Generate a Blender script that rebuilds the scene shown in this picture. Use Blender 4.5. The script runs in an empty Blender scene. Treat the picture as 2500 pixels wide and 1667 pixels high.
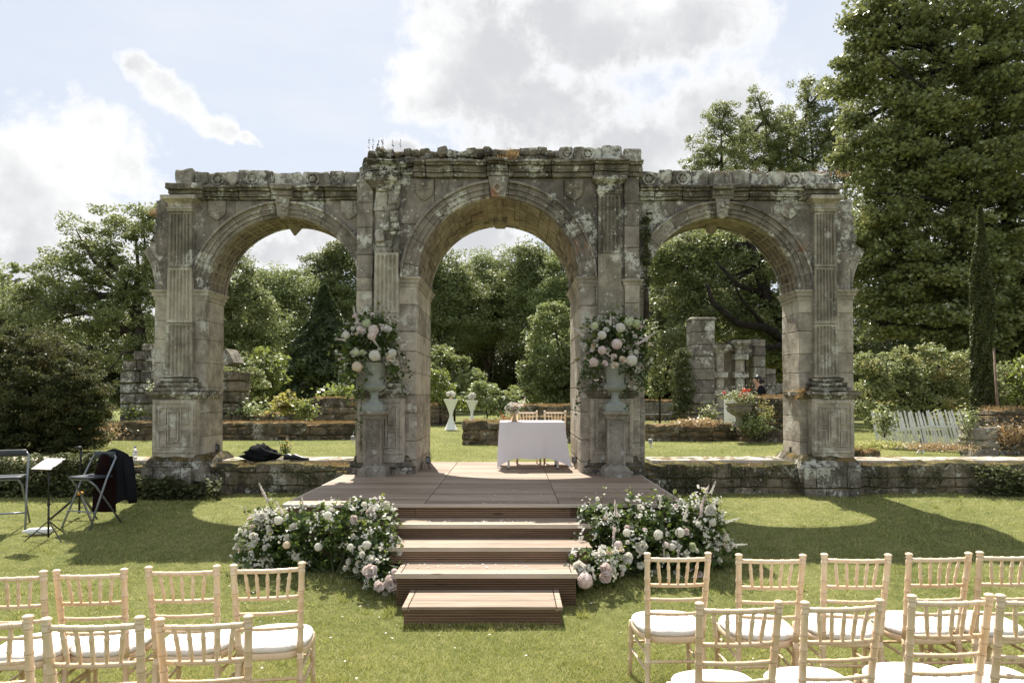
import bpy, math, random
import numpy as np
from mathutils import Vector, noise, Matrix
R=random.Random(7)
sc=bpy.context.scene
COL=sc.collection
# ---------------------------------------------------------------- camera
F=1700.0; PITCH=math.radians(1.3); CAMZ=1.88
SH=(962-833.5)/F-math.tan(PITCH)
cd=bpy.data.cameras.new('camera'); cam=bpy.data.objects.new('camera',cd); COL.objects.link(cam)
cam.location=(0,0,CAMZ); cam.rotation_euler=(math.pi/2+PITCH,0,0)
cd.sensor_width=36; cd.lens=36*F/2500; cd.shift_y=SH*F/2500; cd.clip_end=2000; cd.clip_start=.05
sc.camera=cam
sc.view_settings.view_transform='Standard'; sc.view_settings.look='None'
sc.view_settings.exposure=1.45; sc.view_settings.gamma=1
def P(px,py,D):
    u=(px-1250)/F; v=(833.5-py)/F+SH
    dy=math.cos(PITCH)-v*math.sin(PITCH); dz=math.sin(PITCH)+v*math.cos(PITCH)
    t=D/dy
    return Vector((u*t,D,CAMZ+dz*t))
def X(px,D,py=750): return P(px,py,D).x
def Z(py,D): return P(1250,py,D).z
# ---------------------------------------------------------------- sun
SUN_EL=math.radians(57); SUN_AZ=math.radians(-11)     # az from +Y towards +X
sdir=Vector((math.sin(SUN_AZ)*math.cos(SUN_EL),math.cos(SUN_AZ)*math.cos(SUN_EL),math.sin(SUN_EL)))
sl=bpy.data.lights.new('sun','SUN'); sl.energy=4.0; sl.angle=math.radians(.5); sl.color=(1,.93,.82)
so=bpy.data.objects.new('sun',sl); COL.objects.link(so); so.rotation_euler=(-sdir).to_track_quat('-Z','Y').to_euler()
so.location=(0,0,40)
# ---------------------------------------------------------------- node helper
class G:
    def __init__(s,nt): s.nt=nt
    def n(s,t,ins=None,**pr):
        nd=s.nt.nodes.new(t)
        for k,v in pr.items(): setattr(nd,k,v)
        if ins:
            for k,v in ins.items():
                i=nd.inputs[k]
                if isinstance(v,bpy.types.NodeSocket): s.nt.links.new(v,i)
                else: i.default_value=v
        return nd
    def m(s,op,a,b=0.0,clamp=False):
        nd=s.n('ShaderNodeMath',{0:a,1:b},operation=op); nd.use_clamp=clamp; return nd.outputs[0]
    def noise(s,vec,sc,det=4,ro=.55,dist=0):
        return s.n('ShaderNodeTexNoise',{'Vector':vec,'Scale':sc,'Detail':det,'Roughness':ro,'Distortion':dist}).outputs[0]
    def voro(s,vec,sc,rnd=1,feature='F1'):
        return s.n('ShaderNodeTexVoronoi',{'Vector':vec,'Scale':sc,'Randomness':rnd},feature=feature)
    def ss(s,x,a,b):
        nd=s.n('ShaderNodeMapRange',{0:x,1:a,2:b,3:0.0,4:1.0},interpolation_type='SMOOTHSTEP'); return nd.outputs[0]
    def ramp(s,f,st):
        nd=s.n('ShaderNodeValToRGB',{0:f}); cr=nd.color_ramp
        while len(cr.elements)<len(st): cr.elements.new(.5)
        for e,(p,c) in zip(cr.elements,st): e.position=p; e.color=(*c,1)
        return nd.outputs[0]
    def mix(s,f,a,b,bt='MIX'):
        nd=s.n('ShaderNodeMix',data_type='RGBA',blend_type=bt)
        for i,v in ((0,f),(6,a),(7,b)):
            if isinstance(v,bpy.types.NodeSocket): s.nt.links.new(v,nd.inputs[i])
            else: nd.inputs[i].default_value=v if i==0 else (*v,1)
        return nd.outputs[2]
    def map(s,vec,scale=(1,1,1),loc=(0,0,0),rot=(0,0,0)):
        return s.n('ShaderNodeMapping',{'Vector':vec,'Scale':scale,'Location':loc,'Rotation':rot}).outputs[0]
    def bump(s,h,st,dist=.02,normal=None):
        i={'Height':h,'Strength':st,'Distance':dist}
        if normal is not None: i['Normal']=normal
        return s.n('ShaderNodeBump',i).outputs[0]
def newmat(name):
    m=bpy.data.materials.new(name); m.use_nodes=True; nt=m.node_tree; nt.nodes.clear()
    g=G(nt); out=g.n('ShaderNodeOutputMaterial'); bs=g.n('ShaderNodeBsdfPrincipled',{'Roughness':.9,'Specular IOR Level':.25})
    nt.links.new(bs.outputs[0],out.inputs[0]); return m,g,bs,out
def lk(g,a,b): g.nt.links.new(a,b)
# ---------------------------------------------------------------- world: Nishita sky with clouds by direction
w=bpy.data.worlds.new('World'); sc.world=w; w.use_nodes=True; nt=w.node_tree; nt.nodes.clear(); g=G(nt)
sky=g.n('ShaderNodeTexSky',sky_type='NISHITA'); sky.sun_disc=False; sky.sun_elevation=SUN_EL; sky.sun_rotation=SUN_AZ
sky.air_density=1.0; sky.dust_density=1.0
tc=g.n('ShaderNodeTexCoord'); dirv=tc.outputs['Generated']
sep=g.n('ShaderNodeSeparateXYZ',{0:dirv})
az=g.m('ARCTAN2',sep.outputs[0],sep.outputs[1]); el=g.m('ARCSINE',sep.outputs[2])
ns1=g.noise(dirv,4.5,8,.62); ns2=g.noise(dirv,16,6,.65); ns3=g.noise(dirv,1.6,3,.5)
ns4=g.noise(g.map(dirv,loc=(2,5,1)),7,8,.66); azd=g.m('ADD',az,g.m('MULTIPLY',g.m('SUBTRACT',ns4,.5),.13)); eld=g.m('ADD',el,g.m('MULTIPLY',g.m('SUBTRACT',ns1,.5),.13))
def blob(px,py,rx,ry):
    v=P(px,py,1)-Vector((0,0,CAMZ)); v.normalize()
    a=math.atan2(v.x,v.y); e=math.asin(v.z)
    dx=g.m('DIVIDE',g.m('SUBTRACT',azd,a),rx/F); dy=g.m('DIVIDE',g.m('SUBTRACT',eld,e),ry/F)
    d=g.m('SQRT',g.m('ADD',g.m('MULTIPLY',dx,dx),g.m('MULTIPLY',dy,dy)))
    return g.m('SUBTRACT',1.0,d)
blobs=[(1180,150,240,250),(1430,60,330,170),(1330,260,330,150),(1640,60,260,130),(1560,380,330,140),(1780,290,210,130),(1050,230,120,110),
 (330,212,50,44),(372,250,62,46),(432,288,70,44),(505,318,80,40),(560,342,45,30),(612,352,34,20),(215,400,130,95),(70,430,150,120),(300,450,80,60),(120,560,380,130),(150,700,500,130),
 (700,620,240,60),(1170,590,170,70),(960,370,90,35),(2350,420,380,260)]
acc=None
for b in blobs:
    s=blob(*b); acc=s if acc is None else g.m('MAXIMUM',acc,s)
field=g.m('ADD',acc,g.m('MULTIPLY',g.m('SUBTRACT',ns2,.5),1.2)); field=g.m('ADD',field,g.m('MULTIPLY',g.m('SUBTRACT',g.noise(g.map(dirv,loc=(7,7,1)),34,5,.6),.5),.8))
wild=g.m('SUBTRACT',ns3,.60)                      # free clouds in the rest of the sky
back=g.ss(sep.outputs[1],.35,-.1)
field=g.m('MAXIMUM',field,g.m('MULTIPLY',g.m('MULTIPLY',wild,4),back))
mask=g.ss(field,-.06,.5)
depth=g.ss(field,.12,.75)
shn=g.noise(g.map(dirv,loc=(3,1,2)),5,5,.6)
shade=g.m('MULTIPLY',g.m('MULTIPLY',depth,g.ss(shn,.30,.60)),1.0)
K=9.0
W0=0.050
cc=g.mix(shade,(K*.88,K*.88,K*.875),(K*.58,K*.59,K*.61))
hz=g.n('ShaderNodeMapRange',{0:sep.outputs[2],1:0.0,2:.6,3:1.0,4:0.0}).outputs[0]
cir=g.ss(g.noise(g.map(dirv,scale=(1,1,3),rot=(0,.5,0)),3.2,6,.6),.35,.75)
pale=g.mix(cir,(K*.645,K*.695,K*.785),(K*.73,K*.755,K*.805))
skyc=g.mix(.86,sky.outputs[0],pale)
col=g.mix(mask,skyc,cc)
bg=g.n('ShaderNodeBackground',{'Color':col,'Strength':W0})
wo=g.n('ShaderNodeOutputWorld'); lk(g,bg.outputs[0],wo.inputs[0])
# ---------------------------------------------------------------- mesh builder
ORG={}
def empty(name,loc,rz=0):
    o=bpy.data.objects.new(name,None); COL.objects.link(o); o.location=loc; o.rotation_euler=(0,0,rz); o.empty_display_size=.1
    ORG[o]=Vector(loc); return o
def tag(o,label=None,cat=None,group=None,kind=None):
    if label: o['label']=label
    if cat: o['category']=cat
    if group: o['group']=group
    if kind: o['kind']=kind
    return o
def thing(name,loc,label,cat,group=None,rz=0):
    return tag(empty(name,loc,rz),label,cat,group)
def lin(a,b,seg,ch=0):
    n=max(1,int(round((b-a)/seg)))
    L=[a+(b-a)*i/n for i in range(n+1)]
    if ch>0 and (b-a)>3*ch: L=sorted(set([a]+[a+ch]+[x for x in L if a+1.6*ch<x<b-1.6*ch]+[b-ch]+[b]))
    return L
def disp(p,amp,fr=3.0):
    q=noise.noise_vector(Vector(p)*fr); q2=noise.noise_vector(Vector(p)*fr*3.3)
    return Vector(p)+q*amp+q2*amp*.5
class MB:
    def __init__(s): s.v=[]; s.f=[]; s.t=[]
    def add(s,vs,fs,tint=.5):
        o=len(s.v); s.v+= [tuple(v) for v in vs]; s.f+=[tuple(i+o for i in f) for f in fs]; s.t+=[tint]*len(vs); return s
    def box(s,x0,x1,y0,y1,z0,z1,ch=.012,seg=.12,amp=0.0,tint=None,fr=3.0,M=None):
        if x1<x0:x0,x1=x1,x0
        tint=R.random() if tint is None else tint
        xs=lin(x0,x1,seg,ch); ys=lin(y0,y1,seg,ch); zs=lin(z0,z1,seg,ch)
        nx,ny,nz=len(xs)-1,len(ys)-1,len(zs)-1; idx={}; V=[]; Fc=[]
        def vid(i,j,k):
            if (i,j,k) in idx: return idx[i,j,k]
            bx=i in(0,nx); by=j in(0,ny); bz=k in(0,nz); c=bx+by+bz; p=[xs[i],ys[j],zs[k]]
            if c>=2 and ch>0:
                d=ch*.42
                if bx: p[0]+= d if i==0 else -d
                if by: p[1]+= d if j==0 else -d
                if bz: p[2]+= d if k==0 else -d
            if amp: p=disp(p,amp,fr)
            idx[i,j,k]=len(V); V.append(Vector(p)); return idx[i,j,k]
        for i in range(nx):
            for k in range(nz):
                Fc.append((vid(i,0,k),vid(i+1,0,k),vid(i+1,0,k+1),vid(i,0,k+1)))
                Fc.append((vid(i,ny,k),vid(i,ny,k+1),vid(i+1,ny,k+1),vid(i+1,ny,k)))
        for j in range(ny):
            for k in range(nz):
                Fc.append((vid(0,j,k),vid(0,j,k+1),vid(0,j+1,k+1),vid(0,j+1,k)))
                Fc.append((vid(nx,j,k),vid(nx,j+1,k),vid(nx,j+1,k+1),vid(nx,j,k+1)))
        for i in range(nx):
            for j in range(ny):
                Fc.append((vid(i,j,0),vid(i,j+1,0),vid(i+1,j+1,0),vid(i+1,j,0)))
                Fc.append((vid(i,j,nz),vid(i+1,j,nz),vid(i+1,j+1,nz),vid(i,j+1,nz)))
        if M is not None: V=[M@v for v in V]
        return s.add(V,Fc,tint)
    def rect(s,cx,cy,hx,hy,prof,seg=.14,amp=0.0,tint=.5,fr=3.0,M=None):
        """stacked rectangle loops: prof=[(offset,z)...], a moulding running round a rectangle"""
        nx=max(1,int(2*hx/seg)); ny=max(1,int(2*hy/seg)); V=[];Fc=[];loops=[]
        for off,z in prof:
            a,b=hx+off,hy+off; L=[]
            for i in range(nx): L.append((cx-a+2*a*i/nx,cy-b,z))
            for i in range(ny): L.append((cx+a,cy-b+2*b*i/ny,z))
            for i in range(nx): L.append((cx+a-2*a*i/nx,cy+b,z))
            for i in range(ny): L.append((cx-a,cy+b-2*b*i/ny,z))
            if amp: L=[disp(p,amp,fr) for p in L]
            loops.append(range(len(V),len(V)+len(L))); V+=[Vector(p) for p in L]
        n=len(loops[0])
        for a,b in zip(loops,loops[1:]):
            for i in range(n): Fc.append((a[i],a[(i+1)%n],b[(i+1)%n],b[i]))
        Fc.append(tuple(loops[-1])); Fc.append(tuple(reversed(loops[0])))
        if M is not None: V=[M@v for v in V]
        return s.add(V,Fc,tint)
    def ring(s,cx,cz,r0,r1,y0,y1,a0,a1,da=4,amp=0.0,tint=None,fr=3.0,ny=1,nr=1):
        """annular sector solid, angles in degrees from +x"""
        tint=R.random() if tint is None else tint
        na=max(1,int(round(abs(a1-a0)/da))); V=[];Fc=[]
        prof=[(r0,y0+(y1-y0)*j/ny) for j in range(ny)]+[(r0+(r1-r0)*j/nr,y1) for j in range(nr)]+[(r1,y1-(y1-y0)*j/ny) for j in range(ny)]+[(r1-(r1-r0)*j/nr,y0) for j in range(nr)]
        n=len(prof)
        for i in range(na+1):
            a=math.radians(a0+(a1-a0)*i/na)
            for r,y in prof:
                p=(cx+r*math.cos(a),y,cz+r*math.sin(a)); V.append(disp(p,amp,fr) if amp else Vector(p))
        for i in range(na):
            for j in range(n):
                a=i*n+j;b=i*n+(j+1)%n; Fc.append((a,b,b+n,a+n))
        Fc.append(tuple(range(n-1,-1,-1))); Fc.append(tuple(range(na*n,na*n+n)))
        return s.add(V,Fc,tint)
    def tube(s,pts,rad,k=6,tint=.5,cap=True):
        pts=[Vector(p) for p in pts]; V=[];Fc=[]
        if not hasattr(rad,'__len__'): rad=[rad]*len(pts)
        up=None
        for i,p in enumerate(pts):
            d=(pts[min(i+1,len(pts)-1)]-pts[max(i-1,0)])
            if d.length<1e-9: d=Vector((0,0,1))
            d.normalize()
            if up is None: up=d.orthogonal().normalized()
            up=(up-d*up.dot(d)); 
            if up.length<1e-6: up=d.orthogonal()
            up.normalize(); w=d.cross(up)
            for j in range(k):
                a=2*math.pi*j/k; V.append(p+(up*math.cos(a)+w*math.sin(a))*rad[i])
        for i in range(len(pts)-1):
            for j in range(k):
                a=i*k+j;b=i*k+(j+1)%k; Fc.append((a,b,b+k,a+k))
        if cap: Fc.append(tuple(range(k-1,-1,-1))); Fc.append(tuple(range((len(pts)-1)*k,len(pts)*k)))
        return s.add(V,Fc,tint)
    def lathe(s,prof,c=(0,0,0),k=20,tint=.5,M=None,gad=None):
        """prof [(r,z)] about z at c; gad=(n,amp,z0,z1) makes gadroons"""
        V=[];Fc=[];c=Vector(c)
        for r,z in prof:
            for j in range(k):
                a=2*math.pi*j/k; rr=r
                if gad and gad[2]<=z<=gad[3]: rr=r*(1+gad[1]*abs(math.sin(a*gad[0]/2)))
                V.append(c+Vector((rr*math.cos(a),rr*math.sin(a),z)))
        for i in range(len(prof)-1):
            for j in range(k):
                a=i*k+j;b=i*k+(j+1)%k; Fc.append((a,b,b+k,a+k))
        Fc.append(tuple(range(k-1,-1,-1))); Fc.append(tuple(range((len(prof)-1)*k,len(prof)*k)))
        if M is not None: V=[M@v for v in V]
        return s.add(V,Fc,tint)
    def turned(s,p0,p1,r0,r1,rings=(),k=10,rh=.16,tint=.5):
        """turned stick with bead rings at fractions along it"""
        p0=Vector(p0);p1=Vector(p1); L=(p1-p0).length; ts=[(0,r0),(1,r1)]
        for t in rings:
            r=r0+(r1-r0)*t; e=.006/L
            for dd,q in ((-2*e,1),(-1.2*e,1+rh),(-.5*e,1+rh),(0,1.0),(.5*e,1+rh),(1.2*e,1+rh),(2*e,1)): ts.append((t+dd,r*q))
        ts.sort(); pts=[p0+(p1-p0)*t for t,_ in ts]
        o=len(s.v); s.tube(pts,[r for _,r in ts],k,tint)
        for i,(t,r) in enumerate(ts):
            if any(abs(t-q)<.2*.006/L for q in rings): s.t[o+i*k:o+i*k+k]=[1.0]*k
        return s
    def prism(s,outline,y0,y1,tint=.5,M=None):
        """outline [(x,z)] extruded from y0 (front) to y1"""
        n=len(outline); V=[Vector((x,y0,z)) for x,z in outline]+[Vector((x,y1,z)) for x,z in outline]
        Fc=[tuple(range(n)),tuple(range(2*n-1,n-1,-1))]+[(i,i+n,(i+1)%n+n,(i+1)%n) for i in range(n)]
        if M is not None: V=[M@v for v in V]
        return s.add(V,Fc,tint)
    def build(s,name,mat,parent=None,smooth=False,local=False,auto=False):
        me=bpy.data.meshes.new(name); o0=ORG.get(parent,Vector((0,0,0))) if (parent is not None and not local) else Vector((0,0,0))
        me.from_pydata([Vector(v)-o0 for v in s.v],[],s.f); me.materials.append(mat)
        at=me.attributes.new('tint','FLOAT','POINT'); at.data.foreach_set('value',s.t)
        if smooth: me.polygons.foreach_set('use_smooth',[True]*len(me.polygons))
        me.update()
        o=bpy.data.objects.new(name,me); COL.objects.link(o); ORG[o]=o0
        if parent is not None: o.parent=parent; 
        if parent is not None and parent.parent is not None: pass
        if auto: 
            me.polygons.foreach_set('use_smooth',[True]*len(me.polygons)); me.set_sharp_from_angle(angle=math.radians(38))
        return o
def sub(o):   # a mesh used as a parent sits at its parent's origin, so its children take the same origin
    return o
def copy_tree(o,parent=None):
    c=o.copy(); COL.objects.link(c)
    if parent is not None: c.parent=parent
    for ch in list(o.children): copy_tree(ch,c)
    return c
def npmesh(name,V,k,mat,tint,parent=None,smooth=False,extra=None):
    """V (N*k,3) array of N faces with k verts"""
    n=len(V)//k; me=bpy.data.meshes.new(name)
    if parent is not None: V=V-np.array(ORG[parent])
    me.vertices.add(n*k); me.vertices.foreach_set('co',np.ascontiguousarray(V,dtype=np.float32).ravel())
    me.loops.add(n*k); me.loops.foreach_set('vertex_index',np.arange(n*k,dtype=np.int32))
    me.polygons.add(n); me.polygons.foreach_set('loop_start',np.arange(0,n*k,k,dtype=np.int32))
    try: me.polygons.foreach_set('loop_total',np.full(n,k,dtype=np.int32))
    except Exception: pass
    me.update(calc_edges=True)
    at=me.attributes.new('tint','FLOAT','POINT'); at.data.foreach_set('value',np.repeat(tint,k).astype(np.float32))
    me.materials.append(mat); o=bpy.data.objects.new(name,me); COL.objects.link(o)
    if parent is not None: o.parent=parent; ORG[o]=ORG[parent]
    return o
rg=np.random.default_rng(5)
LEAF={'rhomb':np.array([(0,-.5,0),(.22,0,.03),(0,.5,-.04),(-.22,0,.03)]),
 'wide':np.array([(0,-.5,0),(.38,-.1,.05),(0,.5,-.05),(-.38,-.1,.05)]),
 'maple':np.array([(0,-.42,0),(.22,-.22,.02),(.5,-.18,.06),(.24,.08,.02),(.34,.36,.03),(.1,.24,0),(0,.55,-.05),(-.1,.24,0),(-.34,.36,.03),(-.24,.08,.02),(-.5,-.18,.06),(-.22,-.22,.02)]),
 'blade':np.array([(-.5,0,0),(.5,0,0),(0,0,1)])}
def leaves(name,C,size,mat,parent=None,kind='rhomb',zb=.5,tint=None,sv=.35,droop=0):
    T=LEAF[kind]; n=len(C); k=len(T)
    nrm=rg.normal(size=(n,3)); nrm[:,2]=np.abs(nrm[:,2])+zb; nrm/=np.linalg.norm(nrm,axis=1)[:,None]
    a=rg.normal(size=(n,3)); a[:,2]-=droop
    a-=nrm*(a*nrm).sum(1)[:,None]; a/=np.linalg.norm(a,axis=1)[:,None]; b=np.cross(nrm,a)
    s=size*(1+sv*rg.uniform(-1,1,n))
    V=C[:,None,:]+s[:,None,None]*(T[None,:,0:1]*b[:,None,:]+T[None,:,1:2]*a[:,None,:]+T[None,:,2:3]*nrm[:,None,:])
    if tint is None: tint=rg.uniform(0,1,n)
    return npmesh(name,V.reshape(-1,3),k,mat,tint,parent)
# ---------------------------------------------------------------- materials
def objc(g): return g.n('ShaderNodeTexCoord').outputs['Object']
def attr(g,name='tint'): return g.n('ShaderNodeAttribute',attribute_name=name).outputs['Fac']
def stone(name,light,dark,algae=.4,lichen=.4,moss=.5,rust=.15,bump=.6,scale=1.0,pale=0.0,mosscol=((.045,.042,.016),(.19,.13,.05))):
    m,g,bs,out=newmat(name); v=g.n('ShaderNodeNewGeometry').outputs['Position']; t=attr(g)
    n1=g.noise(v,1.4*scale,6,.6); n2=g.noise(v,7*scale,6,.65); n3=g.noise(v,38*scale,5,.7)
    f=g.m('ADD',g.m('MULTIPLY',n1,.55),g.m('ADD',g.m('MULTIPLY',n2,.45),g.m('MULTIPLY',g.m('SUBTRACT',t,.5),.13)))
    c=g.mix(g.ss(f,.34,.66),dark,light)
    c=g.mix(g.m('MULTIPLY',g.ss(n3,.35,.7),.45),c,g.mix(.5,c,(.5,.46,.38),'MULTIPLY'))
    # rusty red-orange staining in a few places
    nr=g.noise(g.map(v,loc=(5,2,8)),.9*scale,4,.6)
    c=g.mix(g.m('MULTIPLY',g.m('MULTIPLY',g.ss(nr,.6,.7),g.ss(n2,.42,.62)),rust*3),c,(.33,.13,.06))
    # streaky dark algae
    na=g.noise(g.map(v,scale=(3.6,3.6,.8),loc=(1,7,3)),1.3*scale,8,.7)
    c=g.mix(g.m('MULTIPLY',g.ss(na,.62-.3*algae,.78-.22*algae),min(1,.35+algae*.6)),c,(.035,.033,.026))
    # pale crust lichen: broad blotches and small round colonies
    nl=g.noise(g.map(v,loc=(9,4,2)),1.9*scale,8,.74)
    nlf=g.noise(g.map(v,loc=(2,4,2)),14*scale,5,.7)
    crust=g.m('MULTIPLY',g.ss(nl,.605-.14*lichen,.665-.14*lichen),g.ss(nlf,.40,.52))
    vo=g.voro(g.map(v,loc=(.3,.1,.7)),11*scale); vd=vo.outputs['Distance']; vr=g.n('ShaderNodeSeparateColor',{0:vo.outputs['Color']}).outputs[0]
    sp=g.m('MULTIPLY',g.ss(g.m('ADD',vd,g.m('MULTIPLY',n3,.10)),.26,.20),g.ss(vr,.88-.3*lichen,.9-.3*lichen))
    vo2=g.voro(g.map(v,loc=(.8,.1,.2)),46*scale); vd2=vo2.outputs['Distance']; vr2=g.n('ShaderNodeSeparateColor',{0:vo2.outputs['Color']}).outputs[1]
    sp2=g.m('MULTIPLY',g.m('MULTIPLY',g.ss(vd2,.42,.25),g.ss(vr2,.86-.3*lichen,.88-.3*lichen)),g.ss(nl,.40,.52))
    vo3=g.voro(g.map(v,loc=(.5,.9,.2)),4.2*scale); vd3=vo3.outputs['Distance']; vr3=g.n('ShaderNodeSeparateColor',{0:vo3.outputs['Color']}).outputs[2]
    sp3=g.m('MULTIPLY',g.ss(g.m('ADD',vd3,g.m('MULTIPLY',nlf,.28)),.40,.33),g.ss(vr3,.86-.42*lichen,.88-.42*lichen))
    L=g.m('MAXIMUM',g.m('MAXIMUM',g.m('MULTIPLY',crust,.85),g.m('MAXIMUM',g.m('MULTIPLY',sp,.6),g.m('MULTIPLY',sp3,g.ss(nlf,.42,.56)))),g.m('MULTIPLY',sp2,.45))
    c=g.mix(g.m('MULTIPLY',L,min(1,.4+lichen)),c,(.62,.62,.55))
    # moss where the stone faces up
    nz=g.n('ShaderNodeSeparateXYZ',{0:g.n('ShaderNodeNewGeometry').outputs['Normal']}).outputs[2]
    nm=g.noise(g.map(v,loc=(4,4,9)),4.5*scale,6,.7)
    mf=g.m('MULTIPLY',g.ss(g.m('ADD',g.m('MULTIPLY',nz,.5),nm),.98-.45*moss,1.14-.45*moss),.95)
    mc=g.mix(g.ss(g.noise(v,3.1*scale,4,.6),.42,.66),mosscol[0],mosscol[1])
    c=g.mix(mf,c,mc)
    lk(g,c,bs.inputs['Base Color'])
    h=g.m('ADD',g.m('MULTIPLY',n2,.9),g.m('ADD',g.m('MULTIPLY',n3,.5),g.m('ADD',g.m('MULTIPLY',nm,.3),g.m('MULTIPLY',L,.12))))
    lk(g,g.bump(h,bump,.045),bs.inputs['Normal']); bs.inputs['Roughness'].default_value=.95; bs.inputs['Specular IOR Level'].default_value=.12
    return m
def plain(name,col,rough=.6,var=.0,scale=20,spec=.4,metal=0,bump=0,trans=0):
    m,g,bs,out=newmat(name); v=objc(g)
    if var:
        n=g.noise(v,scale,5,.6); c=g.mix(g.ss(n,.3,.7),tuple(x*(1-var) for x in col),tuple(min(1,x*(1+var)) for x in col)); lk(g,c,bs.inputs['Base Color'])
        if bump: lk(g,g.bump(n,bump,.01),bs.inputs['Normal'])
    else: bs.inputs['Base Color'].default_value=(*col,1)
    bs.inputs['Roughness'].default_value=rough; bs.inputs['Specular IOR Level'].default_value=spec; bs.inputs['Metallic'].default_value=metal
    if trans: bs.inputs['Transmission Weight'].default_value=trans
    return m
def leafmat(name,cols,trans=.35,tcol=(.30,.33,.09),rough=.45,spec=.35,sc=.35):
    m,g,bs,out=newmat(name); v=g.n('ShaderNodeNewGeometry').outputs['Position']; t=attr(g)
    n=g.noise(v,sc,3,.6)
    oi=g.n('ShaderNodeObjectInfo').outputs['Random']
    f=g.m('ADD',g.m('ADD',g.m('MULTIPLY',t,.5),g.m('MULTIPLY',g.m('SUBTRACT',n,.28),.95)),g.m('MULTIPLY',g.m('SUBTRACT',oi,.5),.28))
    c=g.ramp(f,[(i/(len(cols)-1)*.8+.1,q) for i,q in enumerate(cols)])
    lk(g,c,bs.inputs['Base Color']); bs.inputs['Roughness'].default_value=rough; bs.inputs['Specular IOR Level'].default_value=spec
    tr=g.n('ShaderNodeBsdfTranslucent',{'Color':g.mix(.6,c,tcol)})
    ms=g.n('ShaderNodeMixShader',{0:trans,1:bs.outputs[0],2:tr.outputs[0]}); lk(g,ms.outputs[0],out.inputs[0])
    return m
M={}
M['st_mid']=stone('stone_spandrel',(.32,.285,.24),(.12,.107,.092),algae=.42,lichen=.58,moss=.3,rust=.25)
M['st_dark']=stone('stone_cornice',(.28,.25,.20),(.07,.062,.05),algae=.6,lichen=.58,moss=.45,rust=.05)
M['st_par']=stone('stone_parapet',(.46,.43,.37),(.14,.125,.10),algae=.55,lichen=.7,moss=.45,rust=.02,scale=1.1)
M['st_pale']=stone('stone_pier',(.55,.495,.405),(.23,.205,.17),algae=.32,lichen=.42,moss=.25,rust=.12)
M['st_pil']=stone('stone_pilaster',(.50,.46,.37),(.20,.18,.142),algae=.34,lichen=.4,moss=.1,rust=.02)
M['st_soff']=stone('stone_soffit',(.42,.365,.285),(.185,.157,.122),algae=.1,lichen=.05,moss=.0,rust=.1,bump=1)
M['st_base']=stone('stone_mossy_base',(.32,.29,.24),(.08,.072,.058),algae=.65,lichen=.6,moss=.7,rust=.05,bump=1)
M['st_wall']=stone('stone_rubble_wall',(.29,.245,.185),(.075,.064,.048),algae=.5,lichen=.4,moss=.95,rust=.15,bump=1,mosscol=((.035,.036,.012),(.16,.13,.045)))
M['st_wall2']=stone('stone_rubble_wall_tan_moss',(.24,.20,.15),(.06,.05,.038),algae=.5,lichen=.35,moss=1.0,rust=.15,bump=1,mosscol=((.07,.06,.025),(.30,.20,.11)))  # garden walls: darker stone with browner, tan moss
M['slab']=stone('stone_coping_slab',(.62,.57,.5),(.40,.36,.30),algae=.0,lichen=.1,moss=.12,rust=.03,bump=.4)
M['plinth']=stone('stone_plinth',(.34,.31,.26),(.155,.14,.115),algae=.3,lichen=.2,moss=.1,rust=.02,scale=1.5)
def lawnmat():
    m,g,bs,out=newmat('lawn_grass'); v=g.n('ShaderNodeNewGeometry').outputs['Position']
    n1=g.noise(v,.8,5,.6); n2=g.noise(v,9,6,.7); n3=g.noise(v,60,4,.7)
    c=g.ramp(g.m('ADD',g.m('MULTIPLY',n1,.5),g.m('MULTIPLY',n2,.5)),[(.34,(.09,.11,.035)),(.46,(.17,.19,.065)),(.58,(.27,.275,.11)),(.70,(.40,.36,.19))])
    c=g.mix(g.ss(n3,.35,.65),g.mix(.7,c,(.35,.38,.3),'MULTIPLY'),c)
    lk(g,c,bs.inputs['Base Color']); lk(g,g.bump(g.m('ADD',n3,g.m('MULTIPLY',n2,.6)),.9,.03),bs.inputs['Normal']); bs.inputs['Specular IOR Level'].default_value=.1
    return m
M['lawn']=lawnmat()
def blademat():
    m,g,bs,out=newmat('grass_blades'); v=g.n('ShaderNodeNewGeometry').outputs['Position']; t=attr(g)
    n1=g.noise(v,.55,5,.65); n2=g.noise(v,5,4,.7)
    f=g.m('ADD',g.m('MULTIPLY',t,.38),g.m('ADD',g.m('MULTIPLY',n1,.38),g.m('MULTIPLY',n2,.28)))
    c=g.ramp(f,[(.30,(.13,.165,.038)),(.42,(.255,.285,.07)),(.55,(.42,.42,.14)),(.68,(.68,.61,.32))])
    lk(g,c,bs.inputs['Base Color']); bs.inputs['Roughness'].default_value=.6; bs.inputs['Specular IOR Level'].default_value=.25
    tr=g.n('ShaderNodeBsdfTranslucent',{'Color':g.mix(.5,c,(.28,.33,.06))})
    ms=g.n('ShaderNodeMixShader',{0:.4,1:bs.outputs[0],2:tr.outputs[0]}); lk(g,ms.outputs[0],out.inputs[0])
    return m
M['blade']=blademat()
M['dry']=leafmat('dry_grass',[(.11,.095,.045),(.28,.21,.11),(.42,.33,.19)],trans=.3,tcol=(.5,.3,.12),sc=2)
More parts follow.
